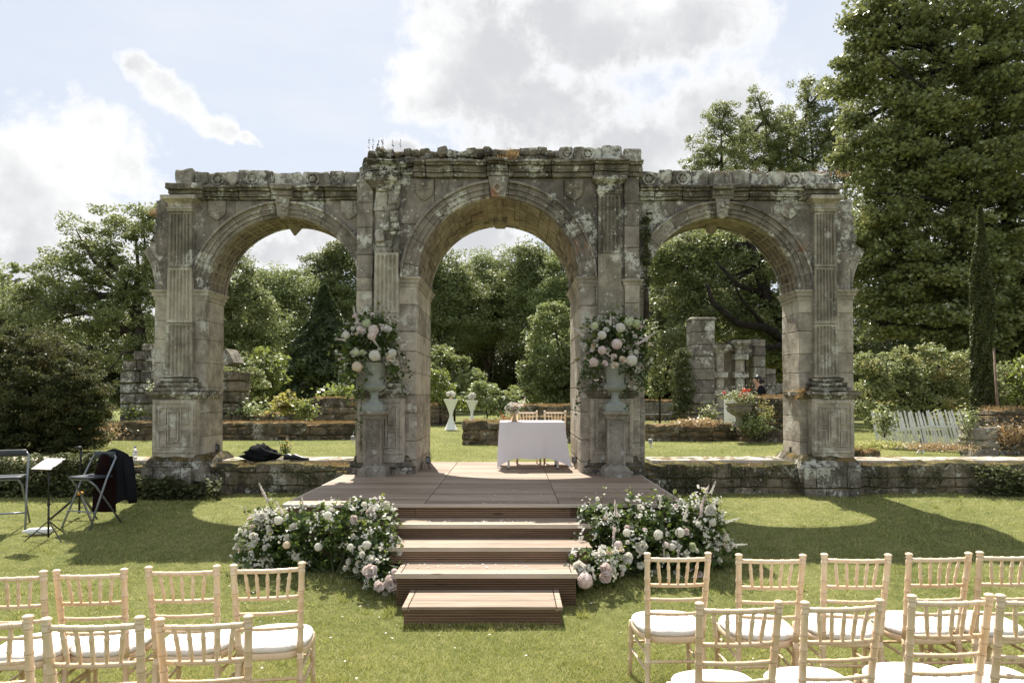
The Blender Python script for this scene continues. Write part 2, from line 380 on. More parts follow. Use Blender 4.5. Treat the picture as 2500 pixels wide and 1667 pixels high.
def woodmat(name,c1,c2,rough=.6,grain=(1.2,22,22),var=.5,groove=None):
    m,g,bs,out=newmat(name); v=g.n('ShaderNodeNewGeometry').outputs['Position']; t=attr(g)
    n1=g.noise(g.map(v,scale=grain),1.5,6,.65); n2=g.noise(g.map(v,scale=(.7,2,2)),1.3,4,.6)
    f=g.m('ADD',g.m('MULTIPLY',n1,.6),g.m('ADD',g.m('MULTIPLY',n2,.4),g.m('MULTIPLY',g.m('SUBTRACT',t,.5),var)))
    c=g.mix(g.ss(f,.25,.8),c1,c2)
    kn=g.voro(g.map(v,scale=(1,5,5)),1.7).outputs['Distance']; c=g.mix(g.m('MULTIPLY',g.ss(kn,.13,.05),.7),c,tuple(x*.35 for x in c1))
    lk(g,c,bs.inputs['Base Color']); bs.inputs['Roughness'].default_value=rough; bs.inputs['Specular IOR Level'].default_value=.3
    lk(g,g.bump(n1,.35,.01),bs.inputs['Normal']); return m
M['deck']=woodmat('deck_boards',(.17,.12,.082),(.375,.295,.225),var=.28)
M['riser']=woodmat('step_riser_boards',(.11,.07,.042),(.27,.175,.11))
M['nose']=woodmat('step_nosing',(.38,.32,.25),(.58,.50,.41),var=.3)
def chairmat():
    m,g,bs,out=newmat('limewashed_chair_wood'); v=objc(g); t=attr(g)
    oi=g.n('ShaderNodeObjectInfo').outputs['Random']
    n1=g.noise(g.map(v,scale=(9,9,2.5)),2.5,6,.65); n2=g.noise(g.map(v,loc=(3,3,3)),3.0,3,.6)
    f=g.m('ADD',g.m('MULTIPLY',n1,.5),g.m('ADD',g.m('MULTIPLY',n2,.5),g.m('MULTIPLY',g.m('SUBTRACT',oi,.5),.10)))
    c=g.ramp(f,[(.30,(.58,.36,.21)),(.42,(.68,.49,.32)),(.60,(.72,.59,.43))])
    c=g.mix(g.m('MULTIPLY',g.ss(t,.62,.95),.75),c,(.30,.17,.10))
    lk(g,c,bs.inputs['Base Color']); bs.inputs['Roughness'].default_value=.45; bs.inputs['Specular IOR Level'].default_value=.4
    lk(g,g.bump(n1,.12,.004),bs.inputs['Normal']); return m
M['chair']=chairmat()
def cloth(name,col,fr=9,bump=.5):
    m,g,bs,out=newmat(name); v=objc(g); n=g.noise(v,fr,3,.5); n2=g.noise(v,300,2,.5)
    bs.inputs['Base Color'].default_value=(*col,1); bs.inputs['Roughness'].default_value=.9; bs.inputs['Specular IOR Level'].default_value=.1
    lk(g,g.bump(g.m('ADD',n,g.m('MULTIPLY',n2,.05)),bump,.02),bs.inputs['Normal']); return m
M['cushion']=cloth('cushion_fabric',(.72,.69,.66),13,1.0)
def linen():
    m,g,bs,out=newmat('white_linen'); v=objc(g); n=g.noise(g.map(v,scale=(1,1,.5)),6,3,.5)
    bs.inputs['Base Color'].default_value=(.86,.84,.87,1); bs.inputs['Roughness'].default_value=.95; bs.inputs['Specular IOR Level'].default_value=.1
    lk(g,g.bump(n,.4,.03),bs.inputs['Normal'])
    tr=g.n('ShaderNodeBsdfTranslucent',{'Color':(.78,.75,.78,1)}); ms=g.n('ShaderNodeMixShader',{0:.28,1:bs.outputs[0],2:tr.outputs[0]}); lk(g,ms.outputs[0],out.inputs[0]); return m
M['linen']=linen()
M['lycra']=plain('stretch_cover',(.80,.81,.78),.8,.03,3)
M['bark']=plain('bark',(.055,.045,.035),.95,.5,6,.1,bump=.8)
M['barkd']=plain('dark_bark',(.028,.024,.02),.95,.4,6,.1,bump=.8)
M['black']=plain('black_metal',(.012,.012,.013),.45,.2,8,.5)
M['steel']=plain('grey_tube_steel',(.22,.24,.26),.35,.1,8,.5,metal=.5)
M['navy']=plain('dark_vinyl',(.03,.036,.045),.5,.2,8,.5)
M['jacket']=cloth('black_jacket_cloth',(.010,.011,.013),9,.8)
M['lining']=cloth('jacket_lining',(.010,.0035,.0035),9,.6)
M['yellow']=plain('yellow_plastic',(.65,.30,.02),.5)
M['white']=plain('white_paint',(.62,.63,.60),.7,.12,9,.3)
M['whitep']=plain('white_plastic',(.75,.76,.76),.35,.02,9,.5)
M['paper']=plain('pale_sheet',(.55,.50,.49),.6,.05,5)
M['blue']=plain('blue_plastic',(.05,.07,.35),.4)
M['clear']=plain('clear_plastic',(.85,.88,.92),.12,spec=.6,trans=.75)
M['gold']=plain('gold_vase',(.55,.43,.25),.32,.1,10,.5,metal=.85)
M['urn']=stone('painted_iron_urn',(.35,.375,.335),(.25,.27,.243),algae=.05,lichen=.05,moss=0,rust=0,bump=.25,scale=2)
M['skin']=plain('skin',(.45,.27,.19),.55)
M['hair']=plain('dark_hair',(.012,.009,.008),.4,.3,30)
M['shirt']=cloth('black_shirt',(.012,.013,.016),9,.5)
M['teak']=plain('grey_teak',(.20,.19,.18),.8,.2,12)
M['brown']=plain('wooden_stake',(.16,.11,.075),.8,.2,12)
M['soil']=plain('woodland_soil',(.03,.026,.018),.95,.4,2)
M['dirt']=plain('dark_soil',(.02,.016,.012),1,.3,5)
# foliage
M['lf_syc']=leafmat('leaf_sycamore',[(0.0872, 0.101, 0.0374), (0.1667, 0.1932, 0.0717), (0.2433, 0.2822, 0.1046), (0.3678, 0.3414, 0.1265)],.36,(0.240,0.253,0.088),rough=.36,spec=.8,sc=.5)
M['lf_ash']=leafmat('leaf_ash',[(0.1378, 0.1632, 0.0697), (0.2257, 0.2672, 0.1141), (0.3208, 0.3797, 0.1622)],.34,(0.281,0.296,0.103))
M['lf_oak']=leafmat('leaf_oak',[(0.0999, 0.1206, 0.0505), (0.1771, 0.2138, 0.0897), (0.2952, 0.3562, 0.1493), (0.3745, 0.4521, 0.1895)],.30,(0.292,0.308,0.107),rough=.5,sc=.14)
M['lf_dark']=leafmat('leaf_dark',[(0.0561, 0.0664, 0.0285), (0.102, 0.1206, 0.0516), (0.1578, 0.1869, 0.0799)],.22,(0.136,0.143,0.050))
M['lf_lime']=leafmat('leaf_lime_green',[(0.1118, 0.13, 0.0494), (0.172, 0.2, 0.076), (0.24, 0.25, 0.095)],.4,(.33,.40,.06))
M['lf_yel']=leafmat('leaf_yellow_green',[(0.16, 0.17, 0.0646), (0.28, 0.27, 0.1026), (0.36, 0.31, 0.1178)],.4,(.45,.42,.08))
M['lf_con']=leafmat('leaf_conifer',[(0.0389, 0.054, 0.0252), (0.0648, 0.09, 0.0396), (0.099, 0.126, 0.054)],.12,(.06,.09,.02))
M['lf_cyp']=leafmat('leaf_cypress',[(.055,.07,.028),(.09,.105,.04),(.14,.15,.06)],.2,(.14,.17,.05))
M['lf_red']=leafmat('leaf_red_tipped',[(.026,.042,.015),(.058,.08,.027),(.115,.105,.045),(.32,.16,.09)],.3,(.18,.18,.06),rough=.6,spec=.3,sc=1.3)
M['lf_rose']=leafmat('leaf_rose_hedge',[(0.1271, 0.1461, 0.0643), (0.2155, 0.2477, 0.109), (0.3079, 0.3539, 0.1557), (0.635, 0.4481, 0.1971)],.33,(0.292,0.308,0.107),sc=.9)
M['lf_ivy']=leafmat('leaf_ivy',[(0.0545, 0.0627, 0.0276), (0.0936, 0.1076, 0.0473), (0.1447, 0.1663, 0.0732)],.2,(0.156,0.165,0.057),rough=.7,spec=.15,sc=2)
M['lf_fl']=leafmat('leaf_floristry',[(0.026, 0.0494, 0.0156), (0.052, 0.0845, 0.0234), (0.0975, 0.1365, 0.039), (0.247, 0.312, 0.065)],.3,(.20,.28,.05),sc=3)
M['pet_w']=leafmat('petal_white',[(.66,.64,.55),(.74,.72,.66),(.80,.79,.75)],.3,(.8,.8,.7),rough=.7,spec=.1,sc=3)
M['pet_p']=leafmat('petal_pink',[(.72,.60,.57),(.78,.70,.67),(.80,.76,.73)],.3,(.8,.62,.58),rough=.7,spec=.1,sc=3)
M['pet_c']=leafmat('petal_cream',[(.72,.60,.46),(.76,.68,.56),(.79,.74,.65)],.3,(.8,.65,.45),rough=.7,spec=.1,sc=3)
M['pet_g']=leafmat('petal_green_white',[(.50,.56,.33),(.62,.66,.47),(.72,.73,.61)],.3,(.6,.65,.35),rough=.7,spec=.1,sc=3)
M['pet_r']=leafmat('petal_red',[(.45,.03,.015),(.6,.06,.03),(.65,.14,.10)],.3,(.8,.1,.05),rough=.6,spec=.1,sc=3)
# ---------------------------------------------------------------- ground
def hz_(y):
    t=min(max((y-6.0)/4.3,0),1); return .40*t+.03*math.sin(t*3.14)
def grid(name,xs,ys,fz,mat,kind='structure',label=None):
    V=[(x,y,fz(x,y)) for y in ys for x in xs]; n=len(xs)
    Fc=[(j*n+i,j*n+i+1,(j+1)*n+i+1,(j+1)*n+i) for j in range(len(ys)-1) for i in range(n-1)]
    mb=MB(); mb.add(V,Fc); o=mb.build(name,mat,smooth=True); o['kind']=kind; return o
def lz(x,y): return hz_(y)+.02*noise.noise(Vector((x*.5,y*.5,0)))+ (.012*noise.noise(Vector((x*2,y*2,3))))
xs=[-60,-40,-25,-18]+[-14+.35*i for i in range(81)]+[18,25,40,60]
grid('lawn',xs,[-40,-20,-8,-2]+[0+.3*i for i in range(35)]+[10.62],lz,M['lawn'])
TZ=.70
def tz(x,y): return TZ+.02*noise.noise(Vector((x*.4,y*.4,5)))*(1 if y<60 else 0)-.02
ys=[10.6,11]+[11.5+.6*i for i in range(30)]+[32,36,42,50,60,80,120,200,400,900]
xs=[-900,-300,-120,-60,-40,-30,-22]+[-16+.8*i for i in range(41)]+[22,30,40,60,120,300,900]
grid('terrace_lawn',xs,ys,tz,M['lawn'])
# ---------------------------------------------------------------- arcade
DS,DM=10.5,10.3; SB,MBK=11.15,12.05
xs_=lambda px: X(px,DS,800); zs_=lambda py: Z(py,DS)
xm_=lambda px: X(px,DM,800); zm_=lambda py: Z(py,DM)
def courses(mb,x0,x1,y0,y1,z0,z1,hmin=.24,hmax=.42,split=.7,gap=.003,amp=.007,ch=.008,seg=.11,rnd=0.008,tint=None):
    z=z0; k=0
    while z<z1-.02:
        h=R.uniform(hmin,hmax)
        if z1-(z+h)<hmin*.6: h=z1-z
        cuts=[x0]
        if x1-x0>split*1.3:
            x=x0+(R.uniform(.4,.8) if k%2 else R.uniform(.7,1.1))*split
            while x<x1-.35*split: cuts.append(x); x+=R.uniform(.75,1.3)*split
        cuts.append(x1)
        for a,b in zip(cuts,cuts[1:]):
            e=R.uniform(0,rnd)
            mb.box(a+gap/2,b-gap/2,y0-e,y1+R.uniform(0,rnd),z+gap/2,z+h-gap/2,ch,seg,amp)
        z+=h;k+=1
arc=thing('ruined_arcade',(0,10.5,.7),'weathered grey brown stone triple arch ruin with taller middle arch, fluted pilasters and carved shields','stone arcade')
core=MB()      # recessed joint core, shared by the mass of the masonry
def archz(x,cx,cz,r): 
    d=r*r-(x-cx)**2
    return cz+math.sqrt(d) if d>0 else cz
def piece(mb,xa,xb,za,zb,y0,cx,cz,r,dep=.07,amp=.007,tint=None,flip=False):
    g=.004; xa+=g;xb-=g;za+=g;zb-=g
    n=max(2,int((xb-xa)/.07)); cols=[]
    for i in range(n+1):
        x=xa+(xb-xa)*i/n; zl=max(za,archz(x,cx,cz,r)+g)
        cols.append((x,min(zl,zb)))
    V=[];Fc=[];nr=max(2,int((zb-za)/.11)); tint=R.random() if tint is None else tint
    for x,zl in cols:
        for j in range(nr+1):
            z=zl+(zb-zl)*j/nr; edge=j in(0,nr)
            p=disp((x,y0,z),amp,3); 
            if edge or x in(cols[0][0],cols[-1][0]): p.y+= -.005 if flip else .005
            V.append(p)
    m=nr+1
    for i in range(n):
        if cols[i][1]>=zb-1e-6 and cols[i+1][1]>=zb-1e-6: continue
        for j in range(nr):
            q=(i*m+j,(i+1)*m+j,(i+1)*m+j+1,i*m+j+1); Fc.append(q[::-1] if flip else q)
    o=len(V); sgn=-1 if flip else 1     # returns at the four edges
    ring=[i*m for i in range(n+1)]+[n*m+j for j in range(1,nr+1)]+[i*m+nr for i in range(n-1,-1,-1)]+[j for j in range(nr-1,0,-1)]
    for q in ring: p=V[q].copy(); p.y=y0+sgn*dep; V.append(p)
    L=len(ring)
    dead=lambda q: cols[q//m][1]>=zb-1e-6
    for i in range(L):
        a=ring[i];b=ring[(i+1)%L]
        if dead(a) and dead(b): continue
        q=(a,o+i,o+(i+1)%L,b); Fc.append(q if not flip else q[::-1])
    if len(Fc)>L: mb.add(V,Fc,tint)
def spandrel(mb,xa,xb,zb,y0,y1,cx,cz,ri,ro,joints,zj):
    for y,fl,r in ((y0,False,ro),(y1,True,ri+.02)):
        js=[xa]+sorted(joints)+[xb]
        for a,b in zip(js,js[1:]):
            zz=[cz]+[z+R.uniform(-.05,.05) for z in zj]+[zb]
            for c,d in zip(zz,zz[1:]): piece(mb,a,b,c,d,y,cx,cz,r,flip=fl)
    # dark joint core behind the facing, following the arch
    n=60
    for y,fl in ((y0+.03,False),(y1-.03,True)):
        V=[];Fc=[]
        for i in range(n+1):
            x=xa+(xb-xa)*i/n; V+= [Vector((x,y,archz(x,cx,cz,ri+.03))),Vector((x,y,zb))]
        for i in range(n): q=(2*i,2*i+2,2*i+3,2*i+1); Fc.append(q[::-1] if fl else q)
        mb.add(V,Fc,.2)
def archivolt(name,cx,cz,r,w,y0,parent,mat,a0=0,a1=180,da=11,prof=((0,.22,.0),(.22,.30,.030),(.30,.52,.018),(.52,.60,.045),(.60,.86,.03),(.86,1.0,.075))):
    mb=MB(); a=a0
    while a<a1-.5:
        b=min(a+R.uniform(.8,1.25)*da,a1); 
        if a1-b<da*.4: b=a1
        t=R.random()
        for u0,u1,pr in prof:
            mb.ring(cx,cz,r+w*u0,r+w*u1+(.001 if u1==1 else 0),y0-pr,y0+.10,a+.16,b-.16,3,.0045,t)
        a=b
    return mb.build(name,mat,parent)
def shield(mb,cx,zt,w,h,y,th=.035,tint=.7,detail=True):
    pts=[(-.5,0),(.5,0),(.5,-.5),(.45,-.68),(.33,-.83),(.15,-.94),(0,-1.02),(-.15,-.94),(-.33,-.83),(-.45,-.68),(-.5,-.5)]
    o=[(cx+a*w,zt+b*h) for a,b in pts]
    mb.prism(o,y-th,y+.02,tint); o2=[(cx+a*w*.86,zt-.06*h+b*h*.84) for a,b in pts]; mb.prism(o2,y-th-.008,y,tint+.1)
    if detail:
        for q in range(9):
            a=R.uniform(-.32,.32)*w; b=-R.uniform(.15,.68)*h; s=R.uniform(.05,.12)*w
            mb.box(cx+a-s,cx+a+s,y-th-.018,y,zt+b-s*.8,zt+b+s*.8,.006,.1,.004,tint)
        mb.box(cx-w*.36,cx+w*.36,y-th-.015,y,zt-h*.46,zt-h*.43,.003,.2,.002,tint); mb.box(cx-.012*w,cx+.012*w,y-th-.0155,y,zt-h*.8,zt-h*.1,.003,.2,.002,tint)
def roundel(mb,cx,cz,r,y,tint=.6):
    mb.ring(cx,cz,r*.72,r,y-.035,y+.02,0,359.9,18,.004,tint); mb.ring(cx,cz,.005,r*.45,y-.03,y+.02,0,359.9,30,.01,tint)
    for q in range(6):
        a=q*60+R.uniform(0,30); mb.ring(cx,cz,r*.45,r*.72,y-.018,y+.02,a,a+22,10,.004,tint)
def fluted(mb,xc,w0,w1,y,z0,z1,dep=.10,nf=6,flute=True,tint=None,amp=.003):
    """one drum of a pilaster: plan with nf flutes, w0 at the bottom, w1 at the top; the flutes stop short of its ends"""
    tint=R.random() if tint is None else tint
    plan=[(-.5,1),( -.5,0)]; m=.07; fw=(1-2*m)/nf
    for i in range(nf):
        a=-.5+m+fw*i
        plan+=[(a+fw*.14,0)]+[(a+fw*(.14+.72*q/4),-math.sin(math.pi*q/4)) for q in (1,2,3)]+[(a+fw*.86,0)]
    plan+=[(.5,0),(.5,1)]
    n=max(2,int((z1-z0)/.12)); zz=[z0,z0+.035,z0+.05]+[z0+.05+(z1-z0-.1)*i/n for i in range(1,n)]+[z1-.05,z1-.035,z1]
    fl=[0,0,1]+[1]*(n-1)+[1,0,0] if flute else [0]*len(zz)
    V=[];Fc=[];k=len(plan)
    for z,q in zip(zz,fl):
        w=w0+(w1-w0)*(z-z0)/(z1-z0)
        for a,b in plan:
            yy=y-dep if b==0 else (y+.02 if b==1 else y-dep+ (-b)*.026*q)
            p=Vector((xc+a*w,yy,z)); V.append(disp(p,amp,4))
    for i in range(len(zz)-1):
        for j in range(k-1): q=i*k+j; Fc.append((q,q+1,q+1+k,q+k))
    Fc.append(tuple(range((len(zz)-1)*k,len(zz)*k))); Fc.append(tuple(range(k-1,-1,-1)))
    mb.add(V,Fc,tint)
def panelled(mb,x0,x1,z0,z1,y):
    """strapwork relief on a pedestal face"""
    w=x1-x0;h=z1-z0; t=.022*1.2; e=.02
    def bar(a,b,c,d,p=e): mb.box(x0+a*w,x0+b*w,y-p,y+.01,z0+c*h,z0+d*h,.006,.3,.002,.6)
    for a,b,c,d in ((0,.07,0,1),(.93,1,0,1),(.0701,.9299,0,.06),(.0701,.9299,.94,1)): bar(a,b,c,d,.016)
    for sx in(0,1):
        f=lambda a,b: (a,b) if sx==0 else (1-b,1-a)
        for c,d in((.54,.88),(.12,.44)):
            a,b=f(.13,.16); bar(a,b,c,d)
            a,b=f(.30,.33); bar(a,b,c+ (0 if c>.5 else .0),d)
            a,b=f(.1601,.2999); 
            if c>.5: bar(*f(.16,.44),d-.025,d); bar(a,b,c,c+.025)
            else: bar(a,b,d-.025,d); bar(*f(.16,.44),c,c+.025)
    bar(.36,.39,.20,.80,.026); bar(.61,.64,.20,.80,.026); bar(.3901,.6099,.20,.225,.026); bar(.3901,.6099,.775,.80,.026)
    bar(.43,.57,.28,.72,.014)
def impost(mb,x0,x1,y0,y1,z,h=.14,tint=.4):
    cx,cy=(x0+x1)/2,(y0+y1)/2
    mb.rect(cx,cy,(x1-x0)/2,(y1-y0)/2,[(0.003,z-h),(.012,z-h),(.014,z-h*.62),(.03,z-h*.6),(.034,z-h*.35),(.055,z-h*.2),(.06,z-.004),(.0,z)],.12,.006,tint)
# ---- side bays
ztopS=zs_(490); zcorn=zs_(458); zpar=zs_(417); czS=zs_(717); RS=189*DS/F
for side in (0,1):
    L=side==0
    cx=xs_(692 if L else 1762)
    px0,px1=(377,503) if L else (1950,2083)
    x0,x1=xs_(px0),xs_(px1)
    bx0,bx1=(x0,xs_(876)) if L else (xs_(1560),x1)
    pier=MB(); courses(pier,x0,x1,DS,SB,.60,czS-.01,.26,.42,.5)
    pier.box(x0+.014,x1-.014,DS+.014,SB-.014,.6,czS-.02,.01,1,0,.3)
    pier.build('end_pier',M['st_pale'],arc)
    jm=MB()
    if not L: courses(jm,xs_(1545),cx-RS,DS,SB,.6,czS-.01,.28,.4,1)
    else: courses(jm,cx+RS,xs_(905),DS,SB,.6,czS-.01,.28,.4,1)
    jm.build('jamb',M['st_pale'],arc)
    # broken springing of the lost outer bay
    fr=MB(); ocx=x0-RS if L else x1+RS; a=0
    lim=34
    for q,(aa,bb,ro) in enumerate(((0,12,.17),(12,24,.19),(24,lim,.25))):
        for r0,r1,pr in ((0,.05,0),(.05,.12,.02),(.12,ro,.01)):
            A,B=(aa,bb) if L else (180-bb,180-aa)
            fr.ring(ocx,czS,RS+r0,RS+r1,DS+.02-pr,SB-.05,A+.2,B-.2,4,.012,R.random())
    xb0,xb1=(x0-.16,x0+.16) if L else (x1-.16,x1+.16)
    for q in range(7):
        z=czS+.55+q*.13; e=.10-.013*q
        if L: fr.box(x0-e-R.uniform(-.03,.05),x0+.05,DS+.06,SB-.1,z,z+.125,.02,.08,.025)
        else: fr.box(x1-.05,x1+e+R.uniform(-.03,.05),DS+.06,SB-.1,z,z+.125,.02,.08,.025)
    fr.build('broken_springer',M['st_par'],arc)
    im=MB(); impost(im,x0,x1,DS,SB,czS+.06,.16)
    if not L: im.build('impost',M['st_pale'],arc); im=MB(); impost(im,xs_(1545),cx-RS,DS,SB,czS+.06,.16)
    im.build('impost',M['st_pale'],arc)
    sp=MB(); js=[cx-.75,cx-.1,cx+.62] if L else [cx-.7,cx+.12,cx+.8]
    spandrel(sp,bx0,bx1,ztopS,DS,SB,cx,czS,RS,RS+.22,js,[czS+.62])
    sp.box(x0,x0+.05,DS,SB,czS+.01,ztopS,.01,.2,.01) if L else sp.box(x1-.05,x1,DS,SB,czS+.01,ztopS,.01,.2,.01)
    sp.build('spandrel',M['st_mid'],arc)
    archivolt('archivolt',cx,czS,RS,.225,DS,arc,M['st_mid'],0,180,15)
    archivolt('archivolt',cx,czS,RS,.225,SB,arc,M['st_mid'],0,180,15,prof=((0,1,-.02),))
    so_=MB(); so_.ring(cx,czS,RS+.012,RS+.12,DS+.09,SB-.01,0,180,4,.003,.4,ny=6)
    # coffer ribs on the soffit
    rib0,rib1=(6,180) if L else (0,178)
    for y in (DS+.115,DS+.27,DS+.42,SB-.07): so_.ring(cx,czS,RS-.012,RS+.02,y-.016,y+.016,2 if not L else 60,(178 if L else 62),4,.003,.6)
    for a in ([178-8*i for i in range(15)] if L else [2+8*i for i in range(8)]): so_.ring(cx,czS,RS-.010,RS+.02,DS+.1,SB-.055,a-.9,a+.9,1,.003,.6,ny=4)
    so_.build('soffit',M['st_soff'],arc)
    # keystone with scroll head, and pendant under its back end
    k=MB(); za=czS+RS
    k.prism([(cx-.07,za-.01),(cx+.07,za-.01),(cx+.105,ztopS),(cx-.105,ztopS)],DS-.10,DS+.08,.8)
    for q in range(6): 
        a=R.uniform(-.07,.07); b=R.uniform(.05,.26); k.box(cx+a-.03,cx+a+.03,DS-.14,DS-.09,za+b-.025,za+b+.025,.01,.03,.012,.9)
    k.lathe([(.0,-.05),(.03,-.045),(.055,-.02),(.065,.02),(.05,.05),(.0,.06)],(cx,DS-.07,za-.0),12,.8)
    k.build('keystone',M['st_mid'],arc)
    pn=MB()
    if L: pn.rect(cx,SB-.12,.11,.09,[(0,za+.03),(0,za-.005),(-.095,za-.165)],.05,.004,.5)
    else: pn.lathe([(.1,.05),(.10,-.02),(.085,-.08),(.055,-.13),(.0,-.15)],(cx,SB-.14,za),12,.5)
    pn.build('pendant',M['st_soff'],arc)
    # entablature
    en=MB(); ex0,ex1=(X(409,DS-.15),xs_(874)) if L else (xs_(1560),X(2050,DS-.15))
    ny=(SB+.02+DS)/2
    js=[ex0]+[ex0+(ex1-ex0)*u for u in ((.14,.36,.53,.62,.82) if L else (.08,.22,.4,.56,.84))]+[ex1]
    for a,b in zip(js,js[1:]):
        t=R.random()
        for z0,z1,pr in ((0,.22,.05),(.22,.34,.09),(.34,.62,.07),(.62,.8,.12),(.8,1,.15)):
            en.box(a+.004,b-.004,DS-pr,SB+pr*.5,ztopS+(zcorn-ztopS)*z0,ztopS+(zcorn-ztopS)*z1,.012,.07,.016,t,4.5)
    e0,e1=(cx-.16,cx+.16); 
    for z0,z1,pr in ((0,.25,.11),(.25,.65,.13),(.65,1.02,.19)): en.box(e0,e1,DS-pr,DS,ztopS+(zcorn-ztopS)*z0,ztopS+(zcorn-ztopS)*z1,.01,.1,.007,.8)
    p0,p1=(X(411,DS-.2),X(478,DS-.2)) if L else (X(1982,DS-.2),X(2050,DS-.2))
    for z0,z1,pr in ((0,.3,.14),(.3,.6,.16),(.6,1.03,.22)): en.box(p0-pr*.3,p1+pr*.3,DS-pr,DS,ztopS+(zcorn-ztopS)*z0,ztopS+(zcorn-ztopS)*z1,.01,.1,.009,.7)
    en.build('entablature',M['st_dark'],arc)
    # parapet blocks with shields and roundels
    if L: jp=[421,470,553,577,665,735,803,838,880]
    else: jp=[1563,1608,1644,1692,1735,1782,1833,1879,1922,1962,1992,2034]
    for i,(a,b) in enumerate(zip(jp,jp[1:])):
        pm=MB(); xa,xb=xs_(a),xs_(b); zt=zpar+R.uniform(-.035,.025)
        if L and a==421: zt+=.01
        pm.box(xa+.004,xb-.004,DS,DS+.5,zcorn+.002,zt,.03,.06,.022,fr=5); t=.7
        if L:
            if i==1: shield(pm,xa+.13,zt-.02,.19,.2,DS,tint=t,detail=False); roundel(pm,xa+.37,(zcorn+zt)/2,.10,DS)
            if i==2: shield(pm,xa+.08,zt-.02,.17,.2,DS,tint=t,detail=False)
            if i in(3,5): roundel(pm,(xa+xb)/2-.04,(zcorn+zt)/2,.10,DS)
        else:
            if i in(0,2,8): roundel(pm,(xa+xb)/2,(zcorn+zt)/2,.10,DS)
            if i in(1,7,9): shield(pm,(xa+xb)/2,zt-.02,min(.2,(xb-xa)*.85),.21,DS,tint=t,detail=False)
            if i in (4,5): pm.box(xa+.05,xb-.08,DS-.05,DS+.1,zcorn+.02,zt-.01,.02,.08,.015)
        pm.build('parapet_block',M['st_par'],arc)
    # pilaster
    pc=X(437,DS-.11,800) if L else X(2017,DS-.11,800)
    wb,wt=(66*DS/F,54*DS/F) if L else (58*DS/F,50*DS/F)
    zc=zs_(521); zb_=zs_(924)
    zj=[zb_]+([zs_(790),zs_(656)] if L else [zs_(792),zs_(655)])+[zc]
    for a,b in zip(zj,zj[1:]):
        pl=MB(); u=lambda z: wb+(wt-wb)*(z-zb_)/(zc-zb_)
        fluted(pl,pc,u(a)+.004,u(b),DS,a+.004,b-.004,.11,6); pl.build('pilaster_shaft',M['st_pil'],arc)
    cp=MB(); cp.rect(pc,DS+.1,wt/2,.22,[(.015,zc),(.02,zc+.03),(.03,zc+.035),(.03,zc+.055),(.01,zc+.06),(.012,zc+.12),(.05,zc+.15),(.08,zc+.165),(.09,zc+.17),(.09,zc+.225),(.03,zc+.23)],.1,.005,.4)
    cp.build('capital',M['st_pale'],arc)
    # pedestal
    q0,q1=(X(374,DS-.2),X(479,DS-.2)) if L else (X(1981,DS-.2),X(2083,DS-.2)); zt=zs_(972); z0=zs_(1108)
    pd=MB(); YP=DS-.20
    pd.box(q0,q1,YP,DS+.2,z0-.05,zt,.015,.12,.005,.5); panelled(pd,q0+.02,q1-.02,z0+.03,zt-.03,YP)
    pd.build('pedestal',M['st_pale'],arc)
    w=(q1-q0)/2; c=(q0+q1)/2
    cc_=MB(); cc_.rect(c,YP+.36,w,.36,[(.0,zt-.01),(.02,zt),(.035,zt+.03),(.06,zt+.05),(.075,zt+.055),(.075,zt+.10),(.0,zt+.115)],.09,.012,.3)
    if L: cc_.rect(x1-.1,DS+.2,.10,.25,[(.0,zt-.01),(.02,zt),(.035,zt+.03),(.05,zt+.05),(.05,zt+.10),(.0,zt+.115)],.09,.008,.3)
    else: cc_.rect(x0+.1,DS+.2,.10,.25,[(.0,zt-.01),(.02,zt),(.035,zt+.03),(.05,zt+.05),(.05,zt+.10),(.0,zt+.115)],.09,.008,.3)
    cc_.build('pedestal_cap',M['st_dark'],arc)
    bm_=MB(); bm_.rect(pc,DS-.0,wb/2,.13,[(.12,zt+.11),(.12,zt+.16),(.07,zt+.165),(.095,zt+.20),(.095,zt+.225),(.03,zt+.235),(.05,zt+.27),(.05,zt+.29),(.0,zt+.31)],.07,.018,.3,4)
    bm_.build('pilaster_base',M['st_base'],arc)
    pb=MB(); m0,m1=(X(362,DS-.28),X(503,DS-.28)) if L else (X(1955,DS-.28),X(2096,DS-.28)); c=(m0+m1)/2;w=(m1-m0)/2
    pb.rect(c,DS+.25,w,.5,[(.03,.6),(.03,.80),(-.0,.90),(-.06,.97),(-.08,z0)],.09,.022,.3,4)
    pb.build('pier_plinth',M['st_base'],arc)
    bt=MB(); b0,b1=(X(347,10.18),X(472,10.18)) if L else (X(1960,10.18),X(2098,10.18)); courses(bt,b0,b1,DM-.12,DS+.4,.28,.82,.2,.32,.35,.008,.015)
    bt.build('pier_footing',M['st_base'],arc)
    if L:
        shi=MB(); shield(shi,xs_(529),zs_(492),.26,.285,DS); shi.build('carved_shield',M['st_mid'],arc)
        shi=MB(); shield(shi,xs_(852),zs_(492),.25,.27,DS,tint=.9); shi.build('carved_shield',M['st_par'],arc)
    else:
        shi=MB(); shield(shi,xs_(1927),zs_(489),.26,.29,DS); shi.build('carved_shield',M['st_mid'],arc)
